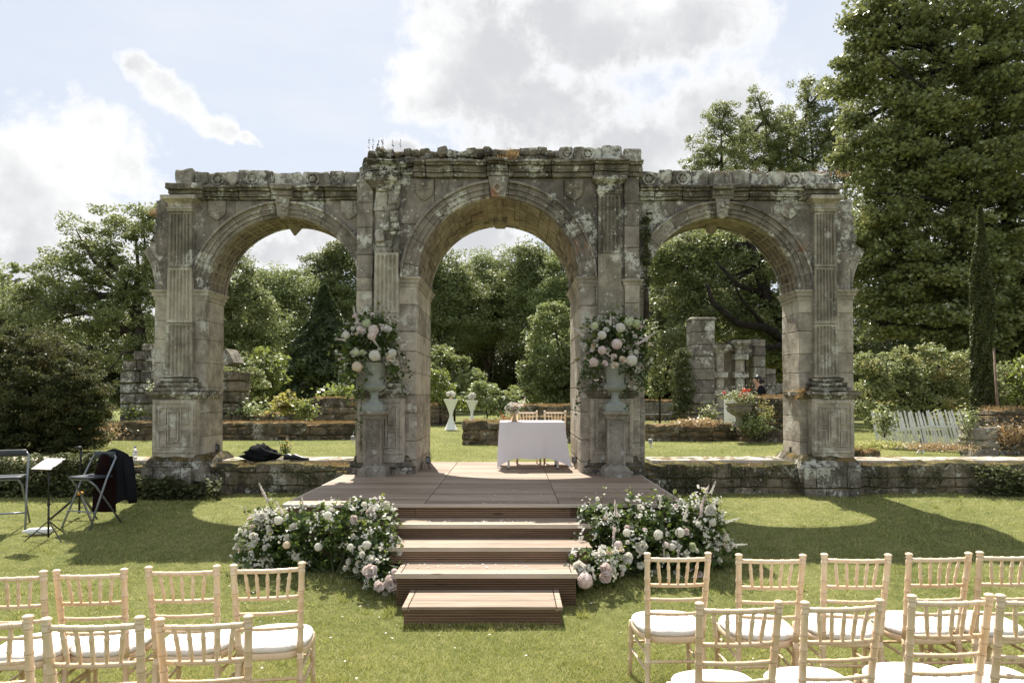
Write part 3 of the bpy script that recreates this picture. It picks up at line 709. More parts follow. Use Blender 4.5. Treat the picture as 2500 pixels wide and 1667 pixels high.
# ---- main gate
ztM=zm_(435); zcM=zm_(398); zpM=zm_(360); czM=zm_(679); RM=199*DM/F; cxM=xm_(1217); WM=.245
mx0,mx1=xm_(871),xm_(1561)
for side in(0,1):
    L=side==0
    a,b=(mx0,cxM-RM) if L else (cxM+RM,mx1)
    pier=MB(); courses(pier,a,b,DM,MBK,.6,czM-.005,.27,.42,.45,.007,.007,split if False else .014)
    pier.box(a+.014,b-.014,DM+.014,MBK-.014,.6,czM,.01,1,0,.3)
    # quoin strip up to the entablature
    q0,q1=(mx0-.002,xm_(910)) if L else (xm_(1524),mx1+.002)
    po=pier.build('main_pier',M['st_pale'],arc)
    for nm,za_,zb2,mt in (('quoin_strip',.74,czM,'st_pale'),('quoin_strip',czM,ztM,'st_mid')):
        qm=MB(); courses(qm,q0,q1,DM-.035,DM+.3,za_,zb2,.3,.46,2,.004,.010); qm.build(nm,M[mt],arc)
    # arched niche in the reveal of the passage
    nx=cxM-RM if L else cxM+RM; sgn=1 if L else -1
    nc=MB(); nw=.19; ny_=DM+ .95; nzb,nzs=1.45,2.55
    out=[(-nw,nzb)]+[(-nw,nzs)]+[(-nw*math.cos(t*math.pi/8),nzs+nw*math.sin(t*math.pi/8)) for t in range(1,8)]+[(nw,nzs),(nw,nzb)]
    Mt=Matrix.Translation((nx,ny_,0))@Matrix.Rotation(math.pi/2,4,'Z')
    nc.prism(out,-.14,.14,.1,Mt)
    cut=nc.build('niche_cut',M['st_mid']); 
    bpy.context.view_layer.update()
    md=po.modifiers.new('niche','BOOLEAN'); md.object=cut; md.operation='DIFFERENCE'; md.solver='EXACT'; md.use_self=True
    cut.location=(0,0,0)
    dg=bpy.context.evaluated_depsgraph_get()
    try:
        ev=po.evaluated_get(dg); me=bpy.data.meshes.new_from_object(ev)
        if len(me.polygons)>100: po.modifiers.clear(); po.data=me
        else: po.modifiers.clear()
    except Exception as e: po.modifiers.clear()
    bpy.data.objects.remove(cut)
    im=MB(); impost(im,a if not L else xm_(975),b if L else xm_(1458),DM,MBK,czM+.02,.15)
    if not L: im.build('impost',M['st_pale'],arc); im=MB(); impost(im,xm_(1526),mx1,DM-.02,MBK-.3,czM-.02,.14)
    im.build('impost',M['st_pale'],arc)
    # pilaster
    p0,p1=(X(912,DM-.11),X(974,DM-.11)) if L else (X(1459,DM-.11),X(1519,DM-.11)); pc=(p0+p1)/2; wb=p1-p0; wt=wb*.88
    zb_=zm_(922); zc=zm_(478)
    if L:
        js=[(zb_,zm_(767),True),(zm_(767),zm_(620),True)]
        rb=MB(); z=zm_(620)
        while z<zm_(462):
            h=R.uniform(.07,.19); cutx=R.uniform(.2,.8)*wb
            rb.box(p0+.01,p0+cutx,DM-.05-R.uniform(0,.05),DM+.1,z-R.uniform(0,.03),z+h-.004,.016,.035,.034,fr=6); rb.box(p0+cutx+.004,p1-.01,DM-.03-R.uniform(0,.06),DM+.1,z+R.uniform(-.02,.02),z+h-.004,.016,.035,.034,fr=6); z+=h
        rb.build('exposed_rubble',M['st_par'],arc)
        cp=MB(); cp.rect(xm_(933),DM+.1,.22,.25,[(-.04,zm_(464)),(-.02,zm_(455)),(.02,zm_(448)),(.04,zm_(430)),(.03,zm_(426))],.07,.025,.2,4); cp.build('broken_capital',M['st_dark'],arc)
    else:
        js=[(zb_,zm_(770),False),(zm_(770),zm_(622),False),(zm_(622),zc,True)]
        cp=MB(); cp.rect(pc,DM+.1,wt/2,.22,[(.015,zc-.01),(.02,zc+.03),(.03,zc+.035),(.03,zc+.055),(.01,zc+.06),(.01,zc+.14),(.05,zc+.17),(.09,zc+.19),(.09,zc+.24),(.03,zc+.25)],.1,.006,.3); cp.build('capital',M['st_dark'],arc)
    for u0,u1,fl in js:
        pl=MB(); u=lambda z: wb+(wt-wb)*(z-zb_)/(zc-zb_)
        fluted(pl,pc,u(u0),u(u1),DM,u0+.004,u1-.004,.115,5,fl,amp=.005 if L else .003); pl.build('pilaster_shaft',M['st_pil' if not (fl and not L) else 'st_dark'],arc)
    # pedestal
    q0,q1=(X(872,DM-.12),X(988,DM-.12)) if L else (X(1441,DM-.12),X(1545,DM-.12)); zt=zm_(970); z0=zm_(1112); YP=DM-.12
    pd=MB(); pd.box(q0,q1,YP,DM+.2,z0-.1,zt,.015,.12,.005,.5); panelled(pd,q0+.02,q1-.02,z0+.03,zt-.03,YP); pd.build('pedestal',M['st_pale'],arc)
    w=(q1-q0)/2;c=(q0+q1)/2
    cc_=MB(); cc_.rect(c,YP+.25,w,.25,[(0,zt-.01),(.02,zt),(.035,zt+.03),(.055,zt+.05),(.065,zt+.055),(.065,zt+.095),(0,zt+.105)],.08,.012,.3); cc_.build('pedestal_cap',M['st_dark'],arc)
    bm_=MB(); bm_.rect(pc,DM+.0,wb/2,.13,[(.09,zt+.10),(.09,zt+.15),(.05,zt+.155),(.07,zt+.19),(.07,zt+.21),(.02,zt+.22),(.04,zt+.25),(.0,zt+.29)],.07,.018,.3,4); bm_.build('pilaster_base',M['st_base'],arc)
    pb=MB(); m0,m1=(xm_(862),xm_(1010)) if L else (xm_(1432),xm_(1562)); c=(m0+m1)/2;w=(m1-m0)/2
    pb.rect(c,DM+.3,w,.42,[(.05,.4),(.05,.80),(.045,.815),(.0,.83),(-.01,.90),(-.05,.915),(-.055,.96),(-.07,z0)],.08,.02,.3,4); 
    for q in range(6 if L else 8):
        xx=(m0-.12+R.uniform(-.12,.1)) if L else (m1+.12+R.uniform(-.1,.14)); s=R.uniform(.07,.13); zz=R.uniform(.5,.85)
        pb.box(xx-s,xx+s,DM-.1+R.uniform(0,.3),DM+.3,zz-s,zz+s*.7,.04,.06,.03)
    pb.build('pier_plinth',M['st_base'],arc)
sp=MB(); spandrel(sp,mx0,mx1,ztM,DM,MBK,cxM,czM,RM,RM+WM-.01,[xm_(972),xm_(1060),xm_(1217),xm_(1378),xm_(1459)],[czM+.85])
for xx in((mx0,mx0+.05),(mx1-.05,mx1)):
    z=czM
    while z<ztM-.1:
        h=R.uniform(.3,.45); h=min(h,ztM-z); sp.box(xx[0],xx[1],DM+.005,MBK-.005,z+.004,z+h-.004,.012,.15,.008); z+=h
sp.build('spandrel',M['st_mid'],arc)
archivolt('archivolt',cxM,czM,RM,WM,DM,arc,M['st_mid'],0,180,14)
archivolt('archivolt',cxM,czM,RM,WM,MBK,arc,M['st_mid'],0,180,14,prof=((0,1,-.02),))
so_=MB(); a=0
while a<180:
    b=min(180,a+R.uniform(3.5,6)); y=DM+.09; 
    while y<MBK-.02:
        y2=min(MBK,y+R.uniform(.22,.45)); 
        if MBK-y2<.12: y2=MBK
        so_.ring(cxM,czM,RM+R.uniform(-.015,.012),RM+.12,y+.004,y2-.004,a+.12,b-.12,3,.010,None,5,ny=4); y=y2
    a=b
so_.ring(cxM,czM,RM+.03,RM+.15,DM+.09,MBK-.03,0,180,6,0,.2)
so_.build('soffit',M['st_soff'],arc)
k=MB(); za=czM+RM
k.prism([(cxM-.10,za-.01),(cxM+.10,za-.01),(cxM+.15,ztM),(cxM-.15,ztM)],DM-.09,DM+.05,.3); k.ring(cxM-.02,za+.12,.035,.085,DM-.115,DM,0,359.9,20,.004,.8); k.build('keystone',M['st_mid'],arc)
pn=MB(); pn.box(cxM-.10,cxM+.10,MBK-.5,MBK-.02,za-.07,za+.05,.03,.07,.02); pn.box(cxM-.05,cxM+.05,DM+.1,MBK-.45,za-.03,za+.04,.02,.1,.015); pn.build('pendant',M['st_soff'],arc)
en=MB(); ex0,ex1=X(893,DM-.15),X(1574,DM-.15)
js=[ex0]+[xm_(p) for p in (975,1010,1040,1107,1190,1240,1345,1450,1535)]+[ex1]
for i,(a,b) in enumerate(zip(js,js[1:])):
    t=R.random(); dd=.05 if i in (0,5,8) else 0
    if i==1: dd=-.12
    for z0,z1,pr in ((0,.3,.06),(.3,.42,.10),(.42,.72,.09),(.72,.84,.15),(.84,1,.18)):
        en.box(a+.003,b-.003,DM-pr-dd,MBK+pr*.5,ztM+(zcM-ztM)*z0,ztM+(zcM-ztM)*z1+(R.uniform(-.01,.015) if z1==1 else 0),.012,.07,.024 if i<2 else .016,t,4.5)
en.build('entablature',M['st_dark'],arc)
# rough rubble course on the left, squared blocks on the right
for i in range(22):
    px=893+ i*22; pm=MB(); a,b=xm_(px),xm_(px+R.uniform(20,26)); 
    if px>1365: break
    h=zpM+R.uniform(-.03,.03)-(.06 if i==0 else 0); hh=zcM+(h-zcM)*R.uniform(.4,.6)
    for q,(z0,z1) in enumerate(((zcM,hh),(hh,h))):
        pm.box(a-.02,b+.02,DM+R.uniform(-.02,.06),DM+.75,z0,z1,.05,.055,.038,fr=5)
    pm.build('rubble_stone',M['st_base'],arc)
for a,b,zz,r in ((1366,1402,357,1),(1402,1470,357,1),(1470,1522,355,0),(1524,1568,361,0)):
    pm=MB(); pm.box(xm_(a)+.004,xm_(b)-.004,DM,DM+.7,zcM+.002,zm_(zz),.03,.06,.020,fr=5)
    if r: roundel(pm,(xm_(a)+xm_(b))/2,(zcM+zm_(zz))/2,.09,DM)
    pm.build('parapet_block',M['st_par'],arc)
for a in(878,884):
    pm=MB(); pm.box(xm_(a-4),xm_(a+24),DM+.05,DM+.6,zcM-.25 if a==878 else zcM-.05,zcM-.02 if a==878 else zcM+.12,.04,.06,.03,fr=5); pm.build('rubble_stone',M['st_base'],arc)
for px in(1036,1402):
    shi=MB(); shield(shi,xm_(px),zm_(441),.27,.30,DM); shi.build('carved_shield',M['st_dark'],arc)
# ---------------------------------------------------------------- low retaining walls
def rubble(mb,x0,x1,y0,y1,zb,zt,hm=.14,hM=.26,split=.42,amp=.03,ch=.025,seg=.08,topn=.03):
    z=zb
    while z<zt-.03:
        h=R.uniform(hm,hM); 
        if zt-z-h<hm*.6: h=zt-z
        x=x0
        while x<x1-.02:
            w=R.uniform(.55,1.4)*split
            if x1-x-w<split*.4: w=x1-x
            top=h+(R.uniform(-topn,topn) if z+h>=zt-.01 else 0)
            mb.box(x+.001,x+w-.001,y0-R.uniform(0,.022),y1,z+.001,z+top-.001,ch,seg,amp,fr=4); x+=w
        z+=h
    mb.box(x0+.03,x1-.03,y0+.02,y1-.02,zb-.1,zt-.03,.01,2,0,.3)
for side in(0,1):
    L=side==0
    a,b=(-13.5,xm_(868)) if L else (xm_(1556),13.5)
    W=thing('retaining_wall',((a+b)/2,10.6,.4),'mossy low stone wall running %s of the wooden stage under the arcade'%('left' if L else 'right'),'stone wall','low walls in line with the arcade')
    mb=MB(); rubble(mb,a,b,10.38,10.95,.2,.83,.11,.22,.33,.024,.012,.06,.03); mb.build('wall_body',M['st_wall'],W)
    x=(xs_(500) if L else xs_(1600)) if False else a
    cs=[(a,xs_(340)),(xs_(515),xs_(850))] if L else [(xs_(1600),xs_(1945)),(xs_(2105),13.5)]
    for c0,c1 in cs:
        x=c0
        while x<c1-.05:
            w=min(R.uniform(.7,1.1),c1-x); s=MB(); s.box(x+.006,x+w-.006,10.80,11.38,.80,.865+R.uniform(-.006,.006),.012,.2,.006); s.build('coping_slab',M['slab'],W); x+=w
# ---------------------------------------------------------------- wooden stage and steps
stg=thing('wooden_stage',(-.3,8.8,.1),'raised brown grooved timber deck in front of and through the middle arch','stage')
ZD=.72; D0=7.35
mb=MB(); y=D0
jx=[-2.40,-.93,.50,1.83]
while y<MBK-.1:
    w=.142
    for a,b in zip(jx,jx[1:]):
        if y>10.0: a=max(a,-1.75); b=min(b,1.35)
        if b-a<.1: continue
        mb.box(a+.003,b-.003,y+.0045,y+w-.0045,ZD-.028,ZD,.004,3,0,None)
    y+=w+.003
mb.build('deck_boards',M['deck'],stg)
def ribbed(mb,x0,x1,yf,z0,z1,th=.03,joints=()):
    """riser faced with horizontally ribbed boards"""
    xs=[x0]+list(joints)+[x1]; n=max(3,int((z1-z0)/.0215)); h=(z1-z0)/n
    for a,b in zip(xs,xs[1:]):
        t=R.random()
        for i in range(n): 
            o=[(z0+h*i+.001,yf+.009),(z0+h*(i+.22),yf),(z0+h*(i+.78),yf),(z0+h*(i+1)-.001,yf+.009)]
            V=[];
            for x in(a+.0015,b-.0015): V+=[Vector((x,yy,zz)) for zz,yy in o]+[Vector((x,yf+th,o[3][0])),Vector((x,yf+th,o[0][0]))]
            Fc=[(j,j+6,(j+1)%6+6,(j+1)%6) for j in range(6)]+[(5,4,3,2,1,0),(6,7,8,9,10,11)]
            mb.add(V,Fc,t)
def ribbed_side(mb,xf,y0,y1,z0,z1,sgn):
    n=max(3,int((z1-z0)/.0215)); h=(z1-z0)/n; t=R.random()
    for i in range(n): mb.box(min(xf,xf-sgn*.02),max(xf,xf-sgn*.02),y0,y1,z0+h*i+.002,z0+h*(i+1)-.002,.004,3,0,t)
fm=MB()
ribbed(fm,-2.385,1.815,D0+.035,.02,ZD-.03,joints=(-1.02,.62))
ribbed_side(fm,-2.385,D0+.07,10.2,.1,ZD-.03,-1); ribbed_side(fm,1.815,D0+.07,10.2,.1,ZD-.03,1)
fm.build('fascia',M['riser'],stg)
nm=MB(); nm.box(-2.41,1.84,D0,D0+.034,ZD-.033,ZD+.001,.004,3,0,.6); nm.box(-2.43,-2.405,D0+.034,10.1,ZD-.03,ZD-.001,.004,3,0,.5); nm.box(1.835,1.86,D0+.034,10.1,ZD-.03,ZD-.001,.004,3,0,.5); nm.build('edge_trim',M['nose'],stg)
stp=thing('stage_steps',(-.25,6.6,0),'wide timber steps with pale nosings climbing from the lawn to the stage','steps')
steps=[(5.66,6.17,.165,-.89,.41),(6.15,6.60,.306,-1.03,.575),(6.57,7.0,.445,-1.16,.75),(6.98,7.37,.583,-1.22,.85)]
for i,(ya,yb,zt,xa,xb) in enumerate(steps):
    t=MB()
    e=.028; ya2=ya+(0 if i==0 else e)
    fl=xa+.05 if i<2 else xa; fr_=xb-.05 if i<2 else xb
    n=3; bw=(yb-ya2)/n
    for q in range(n): t.box(fl+.003,fr_-.003,ya2+bw*q+.003,ya2+bw*(q+1)-.003,zt-.028,zt,.004,3,0,None)
    if i<2:
        t.box(xa,xa+.047,ya2,yb,zt-.029,zt-.0005,.004,3,0,.7); t.box(xb-.047,xb,ya2,yb,zt-.029,zt-.0005,.004,3,0,.7)
    t.build('tread',M['deck'],stp)
    if i>0:
        nz=MB(); nz.box(xa-.004,xb+.004,ya,ya+e-.002,zt-.045,zt+.001,.004,3,0,None); nz.build('nosing',M['nose'],stp)
    r=MB(); zb=-.03 if i<2 else zt-.16
    ribbed(r,xa+.012,xb-.012,ya+.014,zb,zt-.03 if i==0 else zt-.03)
    for sx,xx in((-1,xa+.012),(1,xb-.012)): ribbed_side(r,xx,ya+.04,yb+.02,-.03,zt-.03,sx)
    r.build('riser',M['riser'],stp)
# ---------------------------------------------------------------- chairs
def chair_parts(name,label,group,detail=True):
    c=thing(name,(0,0,0),label,'chair',group); k=10
    def tub(nm,fn,mat='chair',sm=True):
        mb=MB(); fn(mb); return mb.build(nm,M[mat],c,sm,local=True)
    top,seat,bot=(.186,-.085,.935),(.168,-.005,.40),(.182,-.055,0.0)
    for s in(-1,1):
        def f(mb,s=s):
            T=Vector((top[0]*s,top[1],top[2])); S=Vector((seat[0]*s,seat[1],seat[2])); B=Vector((bot[0]*s,bot[1],0))
            mb.turned(B,S,.014,.0175,(.28,.62,.9),k); 
            mb.turned(S-(T-S)*.02,T-Vector((0,0,.028)),.0175,.0165,(.13,.31,.49,.60,.74,.95),k)
            q=T-Vector((0,0,.028)); mb.lathe([(.0165,-.001),(.021,.004),(.0165,.010),(.0165,.014),(.0225,.020),(.0225,.025),(.016,.030),(.004,.033)],q,12,.4)
        tub('rear_post',f)
    for s in(-1,1):
        tub('front_leg',lambda mb,s=s: mb.turned((.20*s,.395,0),(.19*s,.375,.385),.013,.0185,(.3,.6,.88),k))
    def at(z,s):
        u=(z-.40)/(.935-.40); return Vector(((.168+(.186-.168)*u)*s,-.005-.08*u,z))
    def rail(z,n=5,r=.0115):
        def f(mb):
            a,b=at(z,-1),at(z,1); m=6; pts=[a+(b-a)*t/m+Vector((0,-.022*math.sin(math.pi*t/m),0)) for t in range(m+1)]
            mb.tube(pts,r,8)
            for j in range(5):
                t=(j+1)/6; p=a+(b-a)*t+Vector((0,-.022*math.sin(math.pi*t),0))
                for dx in(-.007,.005): mb.tube([p+Vector((dx,0,0)),p+Vector((dx+.0035,0,0))],r*1.22,8)
        return f
    zt,zs=.895,.735
    tub('top_rail',rail(zt,r=.013)); tub('back_rail',rail(zs)); tub('back_rail',rail(.645,r=.0105)); tub('back_rail',rail(.555,r=.0105))
    for j in range(5):
        t=(j+1)/6
        a=at(zt,-1).lerp(at(zt,1),t)+Vector((0,-.022*math.sin(math.pi*t),0)); b=at(zs,-1).lerp(at(zs,1),.14+.72*(j+.5)/5)+Vector((0,-.022*math.sin(math.pi*t),0))
        def f(mb,a=a,b=b):
            L=[(0,.006),(.12,.0075),(.28,.0105),(.31,.0125),(.33,.0105),(.5,.0098),(.67,.0105),(.69,.0125),(.72,.0105),(.88,.0075),(1,.006)]
            mb.tube([a.lerp(b,u) for u,_ in L],[r for _,r in L],8)
        tub('spindle',f)
    def outline(s=1.0,n=28):
        pts=[]
        for i in range(n):
            a=2*math.pi*i/n; ca,sa=math.cos(a),math.sin(a); e=2/2.9
            x=abs(ca)**e*(1 if ca>0 else -1); y=abs(sa)**e*(1 if sa>0 else -1)
            w=.215+.012*y; pts.append((x*w*s,.19+y*.215*s))
        return pts
    def f(mb):
        o=outline(); n=len(o); V=[];Fc=[]
        for sc_,z in((.93,.362),(.985,.366),(1,.375),(1,.398),(.985,.404),(.9,.405)): V+=[Vector((x*sc_,.19+(y-.19)*sc_,z)) for x,y in o]
        for i in range(5):
            for j in range(n): Fc.append((i*n+j,i*n+(j+1)%n,(i+1)*n+(j+1)%n,(i+1)*n+j))
        Fc.append(tuple(range(n-1,-1,-1))); Fc.append(tuple(range(5*n,6*n))); mb.add(V,Fc,.5)
    tub('seat_frame',f)
    def f(mb):
        o=outline(1,36); n=len(o); V=[];Fc=[]; L=((.90,.403),(.955,.409),(.985,.418),(.985,.428),(.95,.440),(.86,.4495),(.70,.456),(.45,.4595),(.2,.461))
        for sc_,z in L:
            for j,(x,y) in enumerate(o):
                wv=.0022*math.sin(j*5.1)*(1 if .85<sc_<.99 else .2); V.append(Vector((x*sc_*(1+wv),.19+(y-.19)*sc_*(1+wv),z+wv*.6)))
        for i in range(len(L)-1):
            for j in range(n): Fc.append((i*n+j,i*n+(j+1)%n,(i+1)*n+(j+1)%n,(i+1)*n+j))
        Fc.append(tuple(range(n-1,-1,-1))); Fc.append(tuple(range((len(L)-1)*n,len(L)*n))); mb.add(V,Fc,.5)
    tub('seat_cushion',f,'cushion')
    for a,b in (((-.176,-.03,.26),(.176,-.03,.26)),((-.193,.385,.24),(.193,.385,.24)),((-.176,-.03,.20),(-.195,.388,.20)),((.176,-.03,.20),(.195,.388,.20)),((-.174,-.025,.30),(-.19,.38,.30)),((.174,-.025,.30),(.19,.38,.30))):
        tub('stretcher',lambda mb,a=a,b=b: mb.turned(a,b,.0085,.0085,(.2,.4,.6,.8),8,.25))
    return c
POSTS=[# left pair of rows, then right: (left post px,py),(right post px,py),label
 ((-62,1391),(101,1388),'pale chair at the left end of the left front row, cut by the photo edge'),
 ((142,1386),(299,1383),'second chair of the left front row, counted from the photo edge'),
 ((366,1378),(526,1375),'third chair of the left front row, one in from the aisle'),
 ((574,1374),(733,1367),'pale chair at the aisle end of the left front row, below the left floor flowers'),
 ((-158,1501),(60,1495),'nearest row chair at the left photo edge showing only its right post'),
 ((117,1501),(337,1497),'pale chair in the nearest left row, next to its aisle chair'),
 ((395,1502),(601,1495),'pale chair at the aisle end of the nearest left row'),
 ((1580,1345),(1729,1344),'pale chair at the aisle end of the right front row, against the right floor flowers'),
 ((1805,1348),(1959,1349),'second chair from the aisle in the right front row'),
 ((2014,1347),(2167,1348),'third chair from the aisle in the right front row with rosier wood'),
 ((2217,1346),(2367,1344),'fourth chair from the aisle in the right front row with a leaning right post'),
 ((2391,1342),(2543,1341),'last chair of the right front row cut off by the photo edge'),
 ((1706,1464),(1903,1460),'pale chair at the aisle end of the nearest right row'),
 ((1961,1462),(2152,1456),'second chair from the aisle in the nearest right row'),
 ((2224,1446),(2418,1443),'third chair from the aisle in the nearest right row'),
 ((2438,1445),(2640,1441),'nearest row chair at the right photo edge showing only its left post')]
proto=None
for (ax,ay),(bx,by),lab in POSTS:
    wpx=math.hypot(bx-ax,by-ay); D=.372*F/wpx
    k=D*((ay+by)/2-962)/F; z0=CAMZ-k-.94
    A=P(ax,ay,D*(1+((ay+by)/2-ay)/((ay+by)/2-962))); B=P(bx,by,D*(1+((ay+by)/2-by)/((ay+by)/2-962)))
    rz=math.atan2(B.y-A.y,B.x-A.x); rz=max(-.16,min(.16,rz))
    if proto is None: c=proto=chair_parts('chair','x','limewashed chairs in rows on the lawn')
    else: c=copy_tree(proto)
    mid=(A+B)/2; off=Matrix.Rotation(rz,3,'Z')@Vector((0,-.085,0))
    c.location=(mid.x-off.x,mid.y-off.y,z0); c.rotation_euler=(0,0,rz); c['label']=lab
# two chairs behind the signing table
for i,(px,rz) in enumerate(((1286,math.pi+.06),(1354,math.pi-.04))):
    c=copy_tree(proto); p=P(px,1001,11.85); c.location=(p.x,11.70,ZD-.0); c.rotation_euler=(0,0,rz); c.scale=(.94,.94,.94)
    if i==1: c.rotation_euler=(0,0,rz)
    c['label']=('left' if i==0 else 'right')+' of the two pale chairs pushed in behind the white clothed table'; c['group']='chairs behind the signing table'
# ---------------------------------------------------------------- signing table
tx0,tx1=X(1221,10.8,1033),X(1377,10.8,1033); ty0,ty1=10.72,11.40; tzp=ZD+.73
tb=thing('folding_table',((tx0+tx1)/2,11.05,ZD),'white folding table under a long white cloth in the middle arch','table')
mb=MB(); mb.box(tx0+.01,tx1-.01,ty0+.01,ty1-.01,tzp-.03,tzp-.004,.006,2); mb.build('tabletop',M['whitep'],tb)
for a in(tx0+.13,tx1-.10):
    for b in(ty0+.06,ty1-.08):
        mb=MB(); mb.box(a-.016,a+.016,b-.016,b+.016,ZD+.02,tzp-.03,.003,2); o=mb.build('leg',M['white'],tb); mb=MB(); mb.box(a-.018,a+.018,b-.018,b+.018,ZD,ZD+.022,.003,2); mb.build('foot_cap',M['black'],o)
# cloth: grid over the top falling on four sides with folds and dropped corners
def tablecloth():
    V=[];Fc=[];n=72; hx,hy=(tx1-tx0)/2+.006,(ty1-ty0)/2+.006; cx,cy=(tx0+tx1)/2,(ty0+ty1)/2
    per=[]
    for i in range(n):
        t=i/n*4; s=int(t);u=t-s
        q=[(-1+2*u,-1),(1,-1+2*u),(1-2*u,1),(-1,1-2*u)][s]; per.append(q)
    rows=9
    for r in range(rows+1):
        f=r/rows
        for i,(a,b) in enumerate(per):
            corner=min(1,(abs(a)*abs(b)))**5
            drop=.56+.15*corner+.006*math.sin(i*.9)*f
            z=tzp-drop*f if r>0 else tzp
            e=.018*f+.055*f*corner+.008*math.sin(i*1.7+f)*f+.020*math.sin(i*.8+.5)*f*f+.010*math.sin(i*2.3)*f
            l=math.hypot(a,b)
            sx=.03 if a>.5 else (.06 if a<-.5 else .0)
            x=cx+a*hx+a*e+sx*f*f*corner*.9; y=cy+b*hy+b*e
            if r==0: x,y=cx+a*hx,cy+b*hy
            V.append(Vector((x,y,z+(.0 if r else .002))))
    for r in range(rows):
        for i in range(n): Fc.append((r*n+i,(r+1)*n+i,(r+1)*n+(i+1)%n,r*n+(i+1)%n))
    Fc.append(tuple(range(n)))
    mb=MB(); mb.add(V,Fc); return mb
o=tablecloth().build('tablecloth',M['linen'],None,True); o.data.set_sharp_from_angle(angle=math.radians(50)); tag(o,'white cloth draped over the signing table with hanging corners','tablecloth')
# ---------------------------------------------------------------- vegetation
def clumps(lobes,D,dens,depth=.8,shell=.62):
    """lobes [(px,py,rx,ry[,dD])] -> world ellipsoids and clump centres spread through them"""
    E=[];C=[];Rr=[]
    for L in lobes:
        px,py,rx,ry=L[:4]; d=D+(L[4] if len(L)>4 else 0)
        c=P(px,py,d); a=rx*d/F;b=ry*d/F; E.append((c,a,b,(a+b)/2*depth))
    for c,a,b,e in E:
        n=max(6,int(dens*(a*b+a*e+b*e)))
        u=rg.normal(size=(n,3)); u/=np.linalg.norm(u,axis=1)[:,None]
        r=rg.uniform(shell**3,1.0,n)**(1/3); r*=1+.10*rg.normal(size=n).clip(-1,1.5)
        p=u*r[:,None]*np.array([a,e,b]); C.append(p+np.array(c)); Rr.append(np.full(n,1.0))
    return E,np.concatenate(C)
def clump_leaves(C,rc,m,flat=.6,mn=None,sprig=.15):
    n=len(C); k=rg.poisson(m,n).clip(2,None); idx=np.repeat(np.arange(n),k); N=len(idx)
    rr=rc*rg.uniform(.55,1.35,n)
    u=rg.normal(size=(N,3)); u/=np.linalg.norm(u,axis=1)[:,None]; r=rg.uniform(.1,1,N)**.5
    p=u*r[:,None]*rr[idx][:,None]; p[:,2]*=flat
    p+=C[idx]; t=rg.uniform(0,1,n)[idx]*.45+rg.uniform(0,.55,N)
    return p,t
CM={'lf_oak':5,'lf_dark':4,'lf_ash':5,'lf_syc':4,'lf_red':3.6,'lf_rose':2}
def plant(name,label,cat,lobes,D,mat,leaf,dens,rc,m,base=None,trunk=None,group=None,kind='rhomb',barkm='bark',limbs=None,flat=.6,zb=.5,depth=.8,shell=.62,zmin=None,droop=.3,twigs=.25,crown='crown',nobase=False,fill=.9):
    m*=CM.get(mat,1.5)
    E,C=clumps(lobes,D,dens,depth,shell)
    if base is None: base=P(lobes[0][0],lobes[0][1],D); base.z=TZ
    th=thing(name,base,label,cat,group)
    p,t=clump_leaves(C,rc,m,flat)
    q_=[]
    if fill>0:      # large overlapping leaves deep in each limb's foliage close the crown
        for c,a,b,e in E:
            n=int(fill*(a*b+a*e+b*e)/(leaf*leaf)); u=rg.normal(size=(n,3)); u/=np.linalg.norm(u,axis=1)[:,None]
            q_.append(u*(rg.uniform(.15,1,n)**.4)[:,None]*np.array([a,e,b])*.80+np.array(c))
        q_=np.concatenate(q_)
        if zmin is not None: q_[:,2]=np.maximum(q_[:,2],zmin)
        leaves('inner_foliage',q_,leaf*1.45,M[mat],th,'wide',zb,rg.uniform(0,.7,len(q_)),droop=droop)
    if zmin is not None: p[:,2]=np.where(p[:,2]<zmin,zmin+rg.uniform(0,.05,len(p)),p[:,2])
    leaves(crown,p,leaf,M[mat],th,kind,zb,t,droop=droop)
    mb=MB()
    if trunk:
        pts,r0,r1=trunk; W=[P(a,b,d) for a,b,d in pts]; W[0].z=min(W[0].z,base.z); n=len(W)
        mb.tube(W,[r0+(r1-r0)*i/(n-1) for i in range(n)],9)
        anch=W
    else: anch=[Vector(base),Vector(base)+Vector((0,0,.3*(max(e[0].z for e in E)-base.z)))]; mb.tube([anch[0],anch[1]],[.05,.03] if E[0][1]<2 else [.22,.15],7)
    thick=.045*(sum(e[1] for e in E)/len(E))
    for c,a,b,e in E:
        s=min(anch,key=lambda q:(q-c).length+ (3 if q is anch[0] else 0)); mid=s.lerp(c,.5)+Vector((R.uniform(-.1,.1)*a,R.uniform(-.1,.1)*a,-.12*b))
        mb.tube([s,mid,c],[thick*1.3,thick,thick*.55],6)
    if limbs:
        for pts,r0,r1 in limbs:
            W=[P(*q) for q in pts]; n=len(W); mb.tube(W,[r0+(r1-r0)*i/(n-1) for i in range(n)],7)
    Ec=[e[0] for e in E]; sel=rg.permutation(len(C))[:int(len(C)*twigs)]
    for i in sel[:900]:
        q=Vector(C[i]); s=min(Ec,key=lambda v:(v-q).length); mid=s.lerp(q,.55)+Vector((0,0,-.05*(s-q).length)); mb.tube([s,mid,q],[thick*.3,thick*.18,thick*.07],4,cap=False)
    mb.build('trunk' if trunk or cat=='tree' else 'stems',M[barkm],th,True)
    return th
